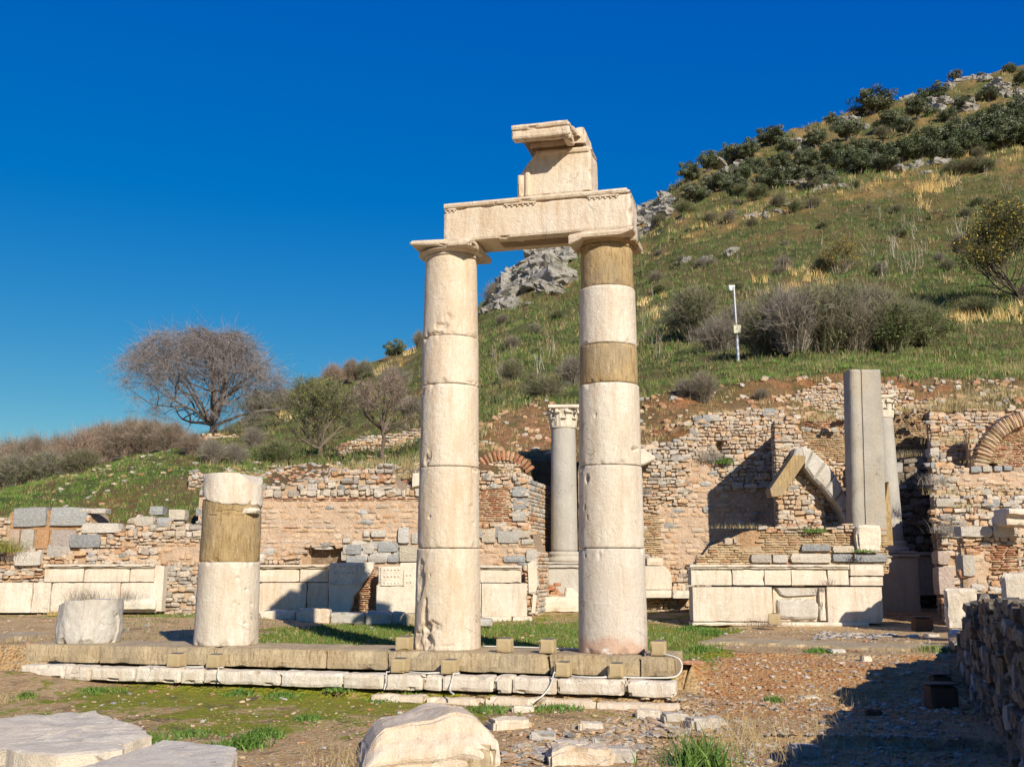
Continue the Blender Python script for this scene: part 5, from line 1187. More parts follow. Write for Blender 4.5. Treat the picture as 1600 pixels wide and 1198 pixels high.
# ---- weeds, dry tufts
def weed(px, py, h, w_, lb, cols=GRN, n=260, ground=True, leafw=.03, grp='green weeds on the ruin floor'):
    p = ground_at(px, py) if ground else hill_at(px, py); G = NP(); r = rng.normal(0, 1, (n, 2)) * w_ * .34
    b = np.stack([p[0] + r[:, 0], p[1] + r[:, 1], np.full(n, p[2] - .01)], 1); k = np.exp(-(r ** 2).sum(1) / (w_ * .5) ** 2)
    blades(G, b + np.stack([np.zeros(n), np.zeros(n), h * .4 * k * rng.random(n)], 1), h * .75, leafw, cols, 1.3, 2)
    G.obj('weed', M['leaf'], None, base=p, label=lb, cat='weed', group=grp)
for a in [(1113, 992, .22, .45, 'rounded dark green weed at the left end of the right hand floor slab'), (1097, 1020, .20, .35, 'small green weed below the corner of the right hand floor slab'), (1080, 985, .18, .5, 'low green weed beside the rounded one near the platform end'),
          (645, 1080, .16, .22, 'small green weed against the foundation under the left tall column'), (1020, 1080, .16, .2, 'small green weed at the right foot of the platform'), (480, 1124, .10, .22, 'little rosette weed in the moss below the marble step'),
          (415, 1150, .16, .28, 'dark green weed above the long foreground slab'), (380, 1168, .20, .35, 'green weed at the right side of the long foreground slab'), (220, 1160, .16, .5, 'green weeds filling the gap between the foreground slabs'), (300, 1148, .10, .5, 'low green weed patch behind the long foreground slab'),
          (375, 1085, .12, .3, 'low green weed under the cable below the stump'), (495, 970, .28, .3, 'green weed growing on the low blocks by the marble dado'), (1280, 1018, .10, .35, 'low green weed under the edge of the right hand slab'), (1455, 1018, .16, .35, 'green weed below the right end of the floor slab'),
          (1095, 1200, .42, .55, 'large leafy green plant at the bottom edge of the picture'), (770, 1110, .10, .6, 'low green weeds along the foundation behind the big block'), (870, 1108, .10, .6, 'bright green weeds in front of the foundation between the tall columns'), (530, 1083, .08, .3, 'low weed below the marble step left of the left tall column'),
          (1210, 1095, .10, .2, 'single green weed on the bare earth right of the platform'), (690, 1125, .09, .5, 'low weeds at the back of the big foreground block'), (40, 1090, .12, .2, 'small dark weed at the left edge of the mossy ground'), (150, 1080, .10, .5, 'low weed patch below the left end of the marble step'), (440, 1088, .10, .45, 'low weed patch below the marble step, between stump and tall column'), (600, 1095, .09, .4, 'low weeds in the moss just left of the foundation stones'), (330, 1180, .18, .2, 'little weed at the edge of the long foreground slab')]: weed(*a, leafw=.028)
G = NP()
def dry(px, py, h, r_, n, cols=STRAW, ground=True, w_=.006):
    p = ground_at(px, py) if ground else hill_at(px, py); q = rng.normal(0, 1, (n, 2)) * r_; b = np.stack([p[0] + q[:, 0], p[1] + q[:, 1], np.full(n, p[2] - .02)], 1); blades(G, b, h, w_, cols, 1.0, 3)
for a in [(10, 1095, .25, .25, 160), (560, 1190, .22, .3, 220), (1300, 1095, .20, .5, 400), (1360, 1085, .22, .3, 250), (1180, 1140, .35, .5, 260), (1150, 1170, .45, .3, 160), (1240, 1190, .4, .6, 260), (1000, 1060, .05, .3, 60), (900, 945, .35, .8, 500), (1060, 955, .25, .8, 400), (100, 950, .2, .1, 40),
          (1255, 972, .25, .3, 160), (1190, 978, .25, .3, 160), (1440, 1020, .3, .3, 120), (1100, 1060, .15, .5, 140), (1200, 985, .1, 1.6, 400), (1350, 985, .1, 1.2, 300), (850, 940, .2, .2, 60), (530, 1180, .18, .3, 150), (1050, 1150, .2, .6, 200), (1340, 1180, .35, .5, 200), (1450, 1150, .3, .5, 150)]: dry(*a)
G.obj('dry_grass', M['leaf'], kind='stuff')

# ---------------------------------------------------------------- hillside cover
G = NP(); pts = []; GG = NP()
def hillpts(n, az0, az1, Y0, Y1, dens=lambda az, Y: 1.0):
    out = []
    while len(out) < n:
        az = rnd.uniform(az0, az1); Y = Y0 + (Y1 - Y0) * rnd.random() ** 1.3
        if rnd.random() < dens(az, Y) * (.35 + .9 * max(0, .5 + nz(az * .05, Y * .3, 2))): out.append((Y * (az - 800) / F, Y, hill_z(az, Y) - .03))
    return np.array(out)
def tufts(N, P_, per, h, w_, cols, sp_=.12, lean=.8, segs=2):
    b = np.repeat(P_, per, 0) + np.concatenate([rng.normal(0, sp_, (len(P_) * per, 2)), np.zeros((len(P_) * per, 1))], 1); c = pal(len(P_), cols)
    n0 = len(N.C); blades(N, b, h, w_, cols, lean, segs)
    for k in range(n0, len(N.C)): N.C[k] = np.repeat(c, per, 0) * (1 + rng.uniform(-.2, .2, (len(b), 1)))
MIX = [(.07, .12, .02), (.09, .145, .028), (.12, .14, .045), (.21, .17, .07), (.15, .12, .05), (.055, .09, .018), (.27, .21, .10), (.08, .13, .022)]
tufts(G, hillpts(6500, 730, 1750, 36, 60), 7, .30, .035, MIX)
tufts(G, hillpts(9000, 730, 1750, 55, 120), 6, .50, .07, MIX, .2)
tufts(G, hillpts(2500, 730, 1750, 110, 165), 5, .8, .12, MIX, .3)
tufts(G, hillpts(3500, 300, 760, 33, 110), 7, .35, .04, MIX)
tufts(G, hillpts(3200, -30, 420, 28.8, 36), 8, .14, .018, [(.08, .16, .02), (.12, .2, .03), (.3, .24, .1), (.1, .17, .03)], .07)
tufts(G, hillpts(1500, 1120, 1700, 36.5, 43), 8, .18, .02, [(.08, .18, .02), (.12, .24, .03), (.3, .26, .1)], .1)
tufts(G, hillpts(1500, 720, 1700, 31.5, 36), 8, .22, .014, STRAW + [(.12, .15, .04)], .1)
DRK = [(.055, .075, .022), (.07, .085, .03), (.10, .085, .045), (.09, .10, .03), (.13, .10, .05)]
tufts(G, hillpts(1500, 740, 1750, 40, 110), 14, .34, .07, DRK, .26, 1.3)
tufts(G, hillpts(900, 740, 1750, 90, 165), 14, .6, .12, DRK, .4, 1.3)
tufts(G, hillpts(500, 380, 760, 36, 130), 14, .34, .06, DRK, .26, 1.3)
G.obj('hillside_grass', M['leaf'], kind='stuff')
G = NP()
def gold(px, py, n, spx, h=.9):
    for _ in range(n):
        p = hill_at(px + rnd.gauss(0, spx), py + rnd.gauss(0, 5)); tufts(G, np.array([p]), 16, h * rnd.uniform(.6, 1.2), .05, GOLD, .22, .6)
for k in range(34): x = 1040 + k * 17; gold(x, 362 - (x - 1040) * .235 + rnd.gauss(0, 7), 3, 12, .8)
for a in [(1450, 305, 14, 16, 1.3), (1470, 290, 14, 18, 1.3), (1440, 320, 5, 6, 1.2), (1180, 340, 8, 10), (1090, 355, 10, 20), (1580, 250, 10, 16), (1160, 300, 5, 20), (1550, 150, 10, 22), (1590, 130, 6, 16), (1500, 200, 6, 20), (1270, 440, 12, 18, .8), (1220, 450, 12, 20, .8), (1250, 430, 8, 15, .8),
          (1560, 500, 14, 26, .7), (1500, 505, 10, 16, .7), (1030, 490, 8, 14, .7), (1010, 470, 6, 8, .7), (620, 575, 6, 12, .8), (590, 580, 6, 10, .8), (980, 370, 6, 8), (640, 560, 5, 6), (440, 655, 6, 12, .6), (420, 650, 5, 8, .5)]: gold(*a)
G.obj('golden_grass', M['leaf'], kind='stuff')
G = NP()      # straw on wall tops and banks at the right
for (px, py, Y, n, s, h) in [(1490, 690, 29.8, 260, .35, .5), (1520, 640, 31.5, 400, .6, .6), (1560, 620, 32.5, 500, .8, .7), (1470, 640, 31.8, 200, .3, .5), (1480, 770, 27.8, 160, .3, .3), (1545, 720, 29.8, 120, .4, .2), (1500, 790, 26, 120, .2, .25), (1410, 712, 32.1, 260, .5, .25), (1440, 708, 32.1, 160, .3, .3), (1560, 770, 27.8, 160, .5, .2),
                           (1160, 822, 25.9, 200, .4, .15), (1300, 640, 33.2, 120, .5, .3), (640, 730, 29.5, 260, .2, .5), (632, 745, 29.2, 160, .15, .4), (790, 735, 30, 120, .3, .3), (1260, 655, 31, 80, .3, .2), (1310, 648, 33, 200, .6, .25), (1150, 640, 31, 80, .5, .15), (1590, 690, 30.5, 200, .5, .5), (1590, 575, 34.5, 200, .6, .7), (560, 728, 29.5, 160, .4, .3), (590, 722, 29.5, 200, .3, .3)]:
    p = P(px, py, Y); q = rng.normal(0, 1, (n, 2)) * s; blades(G, np.stack([p[0] + q[:, 0], p[1] + q[:, 1] * .5, np.full(n, p[2] - .05)], 1), h, .008, STRAW + [(.2, .19, .08)], 1.0, 3)
G.obj('straw', M['leaf'], kind='stuff')
# loose rubble on the earthen banks
mb = MB()
for _ in range(1500):
    az = rnd.uniform(730, 1640); Y = rnd.uniform(31.8, 36.3)
    if rnd.random() < .35 + .6 * nz(az * .02, Y, 5): x = Y * (az - 800) / F; s = rnd.uniform(.03, .13); stone(mb, (x, Y, hill_z(az, Y) + .01), (s, s * .8, s * .6), pick([(PINK, 4), (ORNG, 4), (PALE, 2), (GREY, 1)]), jit=.2, tilt=rnd.uniform(-.5, .5))
for _ in range(1300):
    az = rnd.uniform(350, 720) if rnd.random() < .93 else rnd.uniform(80, 380); Y = rnd.uniform(28.9, 36); x = Y * (az - 800) / F; s = rnd.uniform(.02, .09); stone(mb, (x, Y, hill_z(az, Y) + .01), (s, s * .8, s * .5), pick([(PINK, 3), (ORNG, 4), (PALE, 4), (GREY, 3)]), jit=.2, tilt=rnd.uniform(-.5, .5))
mb.obj('bank_rubble', M['masonry'], kind='stuff', base=(0, 0, 0))
# ---------------------------------------------------------------- crags
def crag(lb, spots, n, smin, smax, name='rock_outcrop'):
    mb = MB()
    for _ in range(n):
        (px, py, sx, sy) = rnd.choice(spots); p = hill_at(px + rnd.gauss(0, sx), py + rnd.gauss(0, sy)); s = rnd.uniform(smin, smax); vs, fs = lattice(5, 5, 5); out = []; sd = rnd.uniform(0, 99)
        a = rnd.uniform(0, 3.1); dims = (s * rnd.uniform(.7, 1.6), s * rnd.uniform(.6, 1.2), s * rnd.uniform(.35, .8)); tl = rnd.uniform(-.5, .2)
        for (i, j, l) in vs:
            q = Vector((i / 2.5 - 1, j / 2.5 - 1, l / 2.5 - 1)); q = q * (1 - .25 * (q.length - 1)); N = noise.noise_vector(q * 1.6 + Vector((sd, 0, 0))); q = q + N * .45 + noise.noise_vector(q * 4 + Vector((sd, 3, 0))) * .16
            x, y, z = q.x * dims[0], q.y * dims[1], q.z * dims[2] + q.x * dims[0] * tl; out.append((p[0] + x * math.cos(a) - y * math.sin(a), p[1] + x * math.sin(a) + y * math.cos(a), p[2] + z))
        mb.add(out, fs)
    mb.obj(name, M['crag'], None, lb, 'rock')
crag('big grey limestone crag on the hill seen below the architrave', [(830, 420, 22, 14), (860, 405, 20, 12), (810, 445, 14, 14), (880, 395, 10, 10), (795, 470, 9, 6), (850, 440, 18, 10)], 150, .4, 1.6)
crag('grey limestone crag on the slope just right of the architrave end', [(1010, 325, 14, 12), (1040, 300, 12, 10), (995, 345, 8, 8), (1030, 330, 10, 10)], 110, .4, 1.5)
crag('flat pale rock ledges below the dark olive trees', [(1250, 290, 22, 1.5), (1300, 285, 22, 1.5), (1430, 268, 20, 2), (1460, 262, 14, 2)], 34, .3, .7)
crag('pale bare rock slab on the upper hill right of the big olive', [(1475, 172, 16, 2), (1490, 167, 12, 2), (1560, 142, 18, 3), (1590, 152, 12, 3)], 40, .5, 1.3)
crag('rock face near the summit at the right edge', [(1500, 130, 12, 5), (1530, 125, 12, 5), (1412, 140, 5, 4)], 24, .5, 1.2)
crag('small rock steps on the hill beside the golden grass', [(1160, 335, 30, 3), (1210, 318, 24, 3), (1290, 300, 10, 2)], 22, .3, .7)
crag('grey boulder and flat stones on the open grassy slope', [(1146, 393, 6, 2), (1120, 405, 10, 1), (1072, 405, 3, 2)], 7, .25, .6)
crag('pale rock showing between the upper olives', [(1345, 200, 10, 4), (1130, 265, 14, 4), (1240, 235, 10, 3)], 18, .6, 1.5)
crag('pale boulder at the foot of the crag under the architrave', [(772, 490, 6, 3)], 4, .6, 1.4)
# ---------------------------------------------------------------- trees and bushes
def seg_quads(N, a, b, wa, wb, cols_):
    n = len(a); d = b - a; s = np.cross(d, rng.normal(0, 1, (n, 3))); s /= np.linalg.norm(s, axis=1, keepdims=True) + 1e-9
    N.quads(np.stack([a - s * wa[:, None] / 2, a + s * wa[:, None] / 2, b + s * wb[:, None] / 2, b - s * wb[:, None] / 2], 1), cols_)
def twigs(N, n, h, rx, ry, cols, w0=.02, tw=5, base_r=.15, flat=.0):
    """a thicket of bare stems fanning from the ground"""
    az = rng.uniform(0, 2 * np.pi, n); el = rng.uniform(0, 1, n) ** .7; r = rng.uniform(.5, 1, n)
    tip = np.stack([rx * np.cos(az) * el * r, ry * np.sin(az) * el * r, h * np.sqrt(np.clip(1 - (el * .9) ** 2, .05, 1)) * r ** .5], 1)
    b = np.stack([np.cos(az) * base_r * rx, np.sin(az) * base_r * ry, np.zeros(n)], 1) * rng.random((n, 1)) * (1 + flat * 4); prev = b; S = 4
    c = pal(n, cols)
    for k in range(1, S + 1):
        f = k / S; cur = b + (tip - b) * f + np.array([0, 0, 1.]) * (h * .12 * math.sin(f * math.pi)) + rng.normal(0, .03 * h, (n, 3)); w_ = np.full(n, w0)
        seg_quads(N, prev, cur, w_ * (1.25 - f + .25), w_ * (1 - f * .8), c)
        for t_ in range(tw if k > 1 else tw // 2):
            e = rng.random((n, 1)); st = prev + (cur - prev) * e; dr = (cur - prev) / (np.linalg.norm(cur - prev, axis=1, keepdims=True) + 1e-9) + rng.normal(0, .75, (n, 3)); L_ = h * rng.uniform(.06, .17, (n, 1)); en = st + dr * L_ * .8
            seg_quads(N, st, en, w_ * .4, w_ * .2, c * rng.uniform(.9, 1.25, (n, 1)))
        prev = cur
def leaves(N, n, cen, rad, size, cols, nclump=30, shell=.55, upbias=0):
    """leaf clumps inside an ellipsoid"""
    u = rng.normal(0, 1, (nclump, 3)); u /= np.linalg.norm(u, axis=1, keepdims=True); rr = shell + (1 - shell) * rng.random((nclump, 1)); cc = u * rr * np.array(rad); cc[:, 2] = np.where(cc[:, 2] < -rad[2] * .55, cc[:, 2] * .5, cc[:, 2])
    k = rng.integers(0, nclump, n); cr = (rng.uniform(.16, .30, nclump) * min(rad[0], rad[2]) * 1.15)[k]; d = rng.normal(0, 1, (n, 3)); d /= np.linalg.norm(d, axis=1, keepdims=True); p = np.array(cen) + cc[k] + d * (cr * rng.random(n) ** .4)[:, None]
    t1 = rng.normal(0, 1, (n, 3)); t1 /= np.linalg.norm(t1, axis=1, keepdims=True); t2 = np.cross(t1, rng.normal(0, 1, (n, 3))); t2 /= np.linalg.norm(t2, axis=1, keepdims=True) + 1e-9; s = size * rng.uniform(.6, 1.3, (n, 1))
    base = pal(nclump, cols, .25)[k]; c = base * (1 + rng.uniform(-.25, .25, (n, 1)))
    N.quads(np.stack([p - t1 * s, p - t2 * s * .45, p + t1 * s, p + t2 * s * .45], 1), c)
BRN = [(.18, .15, .105), (.23, .19, .14), (.14, .12, .08), (.27, .23, .17)]
PNK = [(.29, .20, .15), (.23, .16, .12), (.33, .24, .18), (.18, .13, .095)]
GRY = [(.24, .21, .18), (.30, .27, .23), (.18, .155, .13)]
GBR = [(.13, .14, .06), (.17, .155, .085), (.10, .12, .045), (.21, .19, .11)]
def bare_tree(name, lb, loc, h, rx, trunk_h, trunk_r, nl, cols, grp=None, droop=0, lev=5, leafn=0, leafc=None, leafs=.06, cz=.55, kids=3, cat='tree', tipc=None, lean=0):
    t = thing(name, loc, lb, cat, grp); mb = MB(); N = NP(); r_ = random.Random(hash(lb) & 1023 if False else len(lb) * 7 + nl)
    ox, oy, oz = loc; ends = []; tw = []
    def inside(p): 
        x, y, z = p.x - lean, p.y, p.z - h * cz; q = Vector((x / rx, y / rx, z / (h * (1 - cz) if z > 0 else h * cz * (1.7 if droop else .95)))); l_ = q.length + 1e-6; return l_ < 1.0 + (.16 if droop else .34) * noise.noise(q / l_ * 2.4 + Vector((nl, 0, 0))) and p.z > (.15 if droop else trunk_h * .6)
    def grow(p, d, L, r, lv):
        pts_ = [p]; rad = [r]; k = 0; n = 4 if lv > 1 else 3
        for k in range(n):
            d = (d + Vector((r_.gauss(0, .16), r_.gauss(0, .16), r_.gauss(0, .12) + (.06 if not droop or lv > 2 else -.10 * droop)))).normalized(); q = p + d * L / n
            if not inside(q) and lv < lev: break
            p = q; pts_.append(p); rad.append(r * (1 - .45 * (k + 1) / n))
            if lv > 1 and k > 0:
                for _ in range(0 if r_.random() < .32 else 1):
                    nd = (d + Vector((r_.gauss(0, .75), r_.gauss(0, .75), r_.gauss(.12 - droop * .18, .5)))).normalized(); grow(p.copy(), nd, L * r_.uniform(.55, .8), r * .55, lv - 1)
        if len(pts_) > 1:
            W_ = [(v.x + ox, v.y + oy, v.z + oz) for v in pts_]; c0 = r_.choice(cols)
            if lv >= lev - 2: tube(mb, W_, rad, 5, c0, cap=False)
            else:
                for a, b, ra, rb in zip(W_[:-1], W_[1:], rad[:-1], rad[1:]): tw.append((*a, *b, ra * 2, rb * 2))
            if lv > 1:
                for _ in range(2 if lv > 3 or r_.random() < .55 else 1): grow(p.copy(), (d + Vector((r_.gauss(0, .45), r_.gauss(0, .45), r_.gauss(.05 - droop * .15, .3)))).normalized(), L * r_.uniform(.6, .85), rad[-1] * .75, lv - 1)
            if lv <= 2:
                for a, b in zip(pts_[:-1], pts_[1:]): ends.append(((a + b) / 2, d))
    tube(mb, [(ox + lean * .05 * k + .04 * trunk_h * math.sin(k * 2.1), oy, oz - .15 + (trunk_h + .15) * k / 5) for k in range(6)], [trunk_r * (1.35 - .5 * k / 5) for k in range(6)], 9, cols[0])
    for i in range(nl):
        a = 2 * math.pi * i / nl + r_.uniform(-.3, .3); el = r_.uniform(.12, 1.25) if i % 3 else r_.uniform(.9, 1.4)
        grow(Vector((lean * .2, 0, trunk_h * r_.uniform(.75, 1.0))), Vector((math.cos(a) * math.cos(el), math.sin(a) * math.cos(el), math.sin(el))), max(rx, h - trunk_h) * r_.uniform(.42, .6), trunk_r * .55, lev)
    mb.obj('trunk', M['bark'], t)
    if tw: T = np.array(tw); seg_quads(N, T[:, :3], T[:, 3:6], np.maximum(T[:, 6], .008), np.maximum(T[:, 7], .006), pal(len(T), cols))
    if ends:
        E = np.array([[e.x + ox, e.y + oy, e.z + oz] for e, _ in ends]); D = np.array([[d.x, d.y, d.z] for _, d in ends])
        for _ in range(kids):
            L_ = rx * rng.uniform(.04, .12, (len(E), 1)); dr = D + rng.normal(0, .6, D.shape) + np.array([0, 0, -.25 * droop]); w_ = np.full(len(E), max(.008, rx * .0022))
            m_ = E + dr * L_ * .6 + rng.normal(0, .02 * rx, E.shape); seg_quads(N, E, m_, w_, w_ * .7, pal(len(E), tipc or cols)); seg_quads(N, m_, m_ + (dr + rng.normal(0, .4, D.shape)) * L_ * .6, w_ * .7, w_ * .4, pal(len(E), tipc or cols))
    N.obj('branches', M['leaf'], t)
    if leafn and ends:
        E = np.array([[e.x + ox, e.y + oy, e.z + oz] for e, _ in ends]); k = rng.integers(0, len(E), leafn); p = E[k] + rng.normal(0, .05 * rx, (leafn, 3)); t1 = rng.normal(0, 1, (leafn, 3)); t1 /= np.linalg.norm(t1, axis=1, keepdims=True); t2 = np.cross(t1, rng.normal(0, 1, (leafn, 3))); t2 /= np.linalg.norm(t2, axis=1, keepdims=True)
        L2 = NP(); L2.quads(np.stack([p - t1 * leafs, p - t2 * leafs * .5, p + t1 * leafs, p + t2 * leafs * .5], 1), pal(leafn, leafc)); L2.obj('leaves', M['leaf'], t)
    return t
p = P(335, 682, 58)
bare_tree('bare_tree', 'large wide spreading leafless tree with pinkish twigs standing alone on the mound at left', (p[0], 58, hill_z(800 + (335 - 800) / (cp - (599 - 682) / F * sp), 58) - .1), 5.9, 5.0, .6, .19, 13, [(.13, .10, .085), (.17, .14, .12), (.20, .165, .145)], droop=.7, lev=6, cz=.40, kids=1, lean=-.55, tipc=[(.30, .255, .245), (.24, .205, .19), (.18, .155, .14)])
p = hill_at(598, 722); bare_tree('small_bare_tree', 'small leafless tree with a straight single trunk left of the left tall column', p, 3.1, 1.15, 1.15, .065, 8, [(.15, .11, .085), (.20, .15, .12)], lev=5, cz=.62, kids=2, tipc=[(.26, .19, .15), (.20, .15, .11), (.32, .24, .2)], leafn=200, leafc=[(.30, .30, .08)], leafs=.03)
p = hill_at(500, 714); bare_tree('leafy_tree', 'low many stemmed tree with thin olive green leaves behind the plastered wall', p, 2.9, 1.5, .35, .08, 11, [(.16, .12, .09), (.20, .16, .12)], lev=5, cz=.55, kids=2, tipc=GBR, leafn=4200, leafc=[(.12, .15, .035), (.17, .19, .05), (.09, .12, .03), (.26, .24, .08)], leafs=.035)
p = hill_at(1592, 480); bare_tree('yellowing_tree', 'dark tree with yellow autumn leaves on the slope at the right edge', p, p[1] * 170 / F, p[1] * 95 / F, p[1] * 16 / F, .12, 12, [(.07, .055, .045), (.10, .08, .06)], lev=5, cz=.5, kids=3, tipc=[(.10, .085, .05), (.14, .12, .06)], leafn=14000, leafc=[(.06, .075, .02), (.09, .10, .025), (.05, .06, .02), (.42, .30, .04)], leafs=.075)
p = hill_at(1318, 430); bare_tree('yellowing_bush', 'thin bush with yellowish leaves on the open slope above the thicket', p, p[1] * 66 / F, p[1] * 38 / F, .3, .05, 9, [(.18, .14, .10)], lev=4, cz=.55, kids=4, leafn=2200, leafc=[(.28, .23, .05), (.16, .16, .04), (.36, .27, .06)], leafs=.06, cat='bush')
# bush variants, each built once at the origin and copied
def proto_bush(k, cols, leafc=None, leafn=0, n=420, tw=6, h=1.0, rx=.75):
    o = NP(); twigs(o, n, h, rx, rx, cols, .011, tw, flat=.2)
    if leafn: leaves(o, leafn, (0, 0, h * .5), (rx * .95, rx * .95, h * .5), .022, leafc, 40, .35)
    b = o.obj('bush', M['leaf'], None); return b
PB = {'pink': [proto_bush(0, PNK), proto_bush(1, PNK + BRN, n=520)], 'brown': [proto_bush(2, BRN), proto_bush(3, GRY + BRN, n=500)],
      'green': [proto_bush(4, GBR, [(.08, .11, .03), (.11, .14, .04), (.06, .08, .025)], 5200), proto_bush(5, GBR, [(.07, .09, .03), (.10, .12, .045)], 4200)],
      'mixed': [proto_bush(6, GBR + BRN, [(.11, .13, .05), (.14, .14, .06)], 1900, n=480), proto_bush(7, GRY + GBR, [(.09, .11, .04)], 1300, n=480)]}
used = set()
WF = 1.0
def bush(kind, px, py, wpx, hpx, lb, grp, Y=None, k=None):
    if Y is None: p = hill_at(px, py)
    else: x = xat(px, py, Y); p = (x, Y, hill_z(800 + x * F / Y, Y))
    o = PB[kind][(k if k is not None else rnd.randrange(2))]; big = 1.25 if (px > 1050 and 500 < py < 570) else 1.0; w_ = wpx * big * p[1] / F / 1.5; h_ = hpx * (1 + (big - 1) * .5) * p[1] / F / 1.12
    if o.name not in used: used.add(o.name)
    else: o2 = o.copy(); S_.collection.objects.link(o2); o = o2
    o.location = (p[0], p[1], p[2] - .05); o.scale = (w_, (w_ + h_) / 2, h_); o.rotation_euler = (0, 0, rnd.uniform(0, 6.28)) if False else (0, 0, rnd.choice([0, 1.57, 3.14, 4.71]) * 0 + rnd.uniform(-.4, .4))
    tag(o, lb, 'bush', grp)
g1_ = 'leafless bushes in the thicket on the left mound'
for (px, w_, h_, Y) in [(-40, 110, 100, 44), (8, 100, 98, 46), (45, 90, 92, 44), (85, 100, 88, 46), (120, 95, 86, 44), (160, 95, 84, 47), (198, 100, 72, 44), (235, 90, 62, 42), (268, 80, 58, 40), (150, 90, 90, 52), (218, 90, 72, 50)]:
    bush('pink', px, 772 if px < 150 else 745 if px < 210 else 718, w_, h_, 'leafless reddish brown bush in the dense thicket behind the grassy mound', g1_, Y)
for (px, w_, h_, lb) in [(20, 90, 62, 'dark greenish bush at the foot of the thicket, by the left edge'), (70, 100, 60, 'dark greenish bush at the foot of the thicket, left of the mound top'), (125, 80, 46, 'low greenish bush where the thicket meets the grassy mound')]:
    bush('mixed', px, 790 if px < 100 else 772, w_, h_, lb, 'greenish bushes at the foot of the thicket', 38)
for (kd, px, py, w_, h_, lb) in [('green', 432, 724, 80, 46, 'rounded dense green bush left of the many stemmed tree'), ('brown', 330, 726, 60, 50, 'leafless grey bush below the large bare tree'), ('brown', 365, 726, 60, 44, 'leafless bush left of the rounded green one'), ('pink', 300, 716, 60, 44, 'reddish leafless bush at the right end of the thicket'), ('brown', 395, 705, 50, 40, 'grey twiggy bush above the rounded green one'),
                                 ('green', 405, 662, 70, 56, 'dark evergreen bush behind the right side of the large bare tree'), ('mixed', 440, 650, 70, 50, 'olive grey bush right of the large bare tree'), ('brown', 470, 635, 60, 44, 'grey leafless bush low on the ridge'), ('green', 508, 628, 80, 44, 'green bush behind the many stemmed tree'), ('brown', 540, 640, 60, 40, 'brownish bush between the two small trees'),
                                 ('brown', 615, 615, 70, 48, 'leafless bush behind the small bare tree'), ('pink', 520, 600, 50, 44, 'pinkish leafless bush on the skyline right of the large bare tree'), ('pink', 549, 592, 40, 44, 'tallest pinkish leafless bush on the left skyline'), ('mixed', 570, 588, 44, 34, 'olive bush on the skyline between pink twigs and olives'), ('brown', 656, 545, 34, 34, 'grey bush on the skyline touching the left tall column'), ('brown', 640, 660, 70, 40, 'brown bush low on the slope left of the column'),
                                 ('brown', 772, 480, 50, 48, 'leafless bush on the skyline just right of the left tall column'), ('mixed', 800, 600, 50, 44, 'grey green bush between the tall columns, far left one'), ('mixed', 850, 628, 90, 48, 'wide grey green bush between the tall columns above the capital'), ('brown', 895, 605, 70, 56, 'brown bush beside the right tall column'), ('brown', 800, 545, 40, 26, 'small brown bush midway up the slope between the columns'), ('mixed', 835, 530, 40, 24, 'small olive bush midway up between the columns'),
                                 ('brown', 1100, 632, 70, 58, 'grey twiggy bush rooted in the orange bank'), ('brown', 1068, 628, 40, 34, 'small grey bush left of the one in the orange bank'), ('brown', 1190, 622, 36, 24, 'small dry bush in the orange bank below the camera pole'), ('mixed', 1085, 530, 90, 90, 'tall grey green bush left of the camera pole'), ('brown', 1125, 552, 90, 66, 'twiggy bush just left of the camera pole'), ('mixed', 1060, 520, 60, 50, 'small bush at the left end of the large thicket'),
                                 ('mixed', 1195, 560, 100, 90, 'twiggy bush just right of the camera pole'), ('brown', 1240, 562, 110, 108, 'tall dark twiggy bush in the left of the large thicket'), ('mixed', 1290, 556, 110, 116, 'tallest bush in the centre of the large thicket'), ('brown', 1335, 552, 110, 96, 'brown twiggy bush right of the thicket centre'), ('green', 1395, 550, 120, 88, 'dense green bush in the right of the large thicket'), ('brown', 1375, 520, 110, 86, 'brown bush behind the dense green one'), ('green', 1440, 546, 100, 70, 'green bush at the right end of the large thicket'), ('brown', 1270, 535, 90, 90, 'leafless bush standing behind the large thicket'),
                                 ('mixed', 1215, 535, 90, 90, 'grey bush standing behind the camera pole side of the thicket'), ('mixed', 1330, 520, 100, 80, 'olive grey bush at the back centre of the thicket'), ('green', 1420, 515, 80, 50, 'dark bush at the back right of the thicket'), ('brown', 1160, 520, 70, 60, 'grey bush behind the camera pole'),
 ('brown', 1225, 428, 40, 32, 'small grey bush on the open slope below the olives'), ('green', 1290, 432, 50, 40, 'dark bush left of the yellowish one'), ('brown', 1468, 414, 26, 20, 'small dark bush on the upper slope with a shadow'), ('brown', 1500, 395, 40, 36, 'grey bush left of the yellowing tree'), ('green', 1525, 495, 90, 40, 'low dark bushes in the shade of the yellowing tree'),
                                 ('mixed', 1110, 355, 36, 22, 'round grey bush in the golden grass'), ('brown', 1140, 350, 30, 24, 'brown bush in the golden grass'), ('mixed', 1030, 355, 36, 22, 'round bush right of the architrave end'), ('mixed', 1520, 270, 90, 28, 'long grey bush at the foot of the dark olives'), ('green', 1070, 335, 40, 26, 'green bush under the lower olives')]:
    bush(kd, px, py, w_, h_, lb, 'scattered bushes on the hillside')
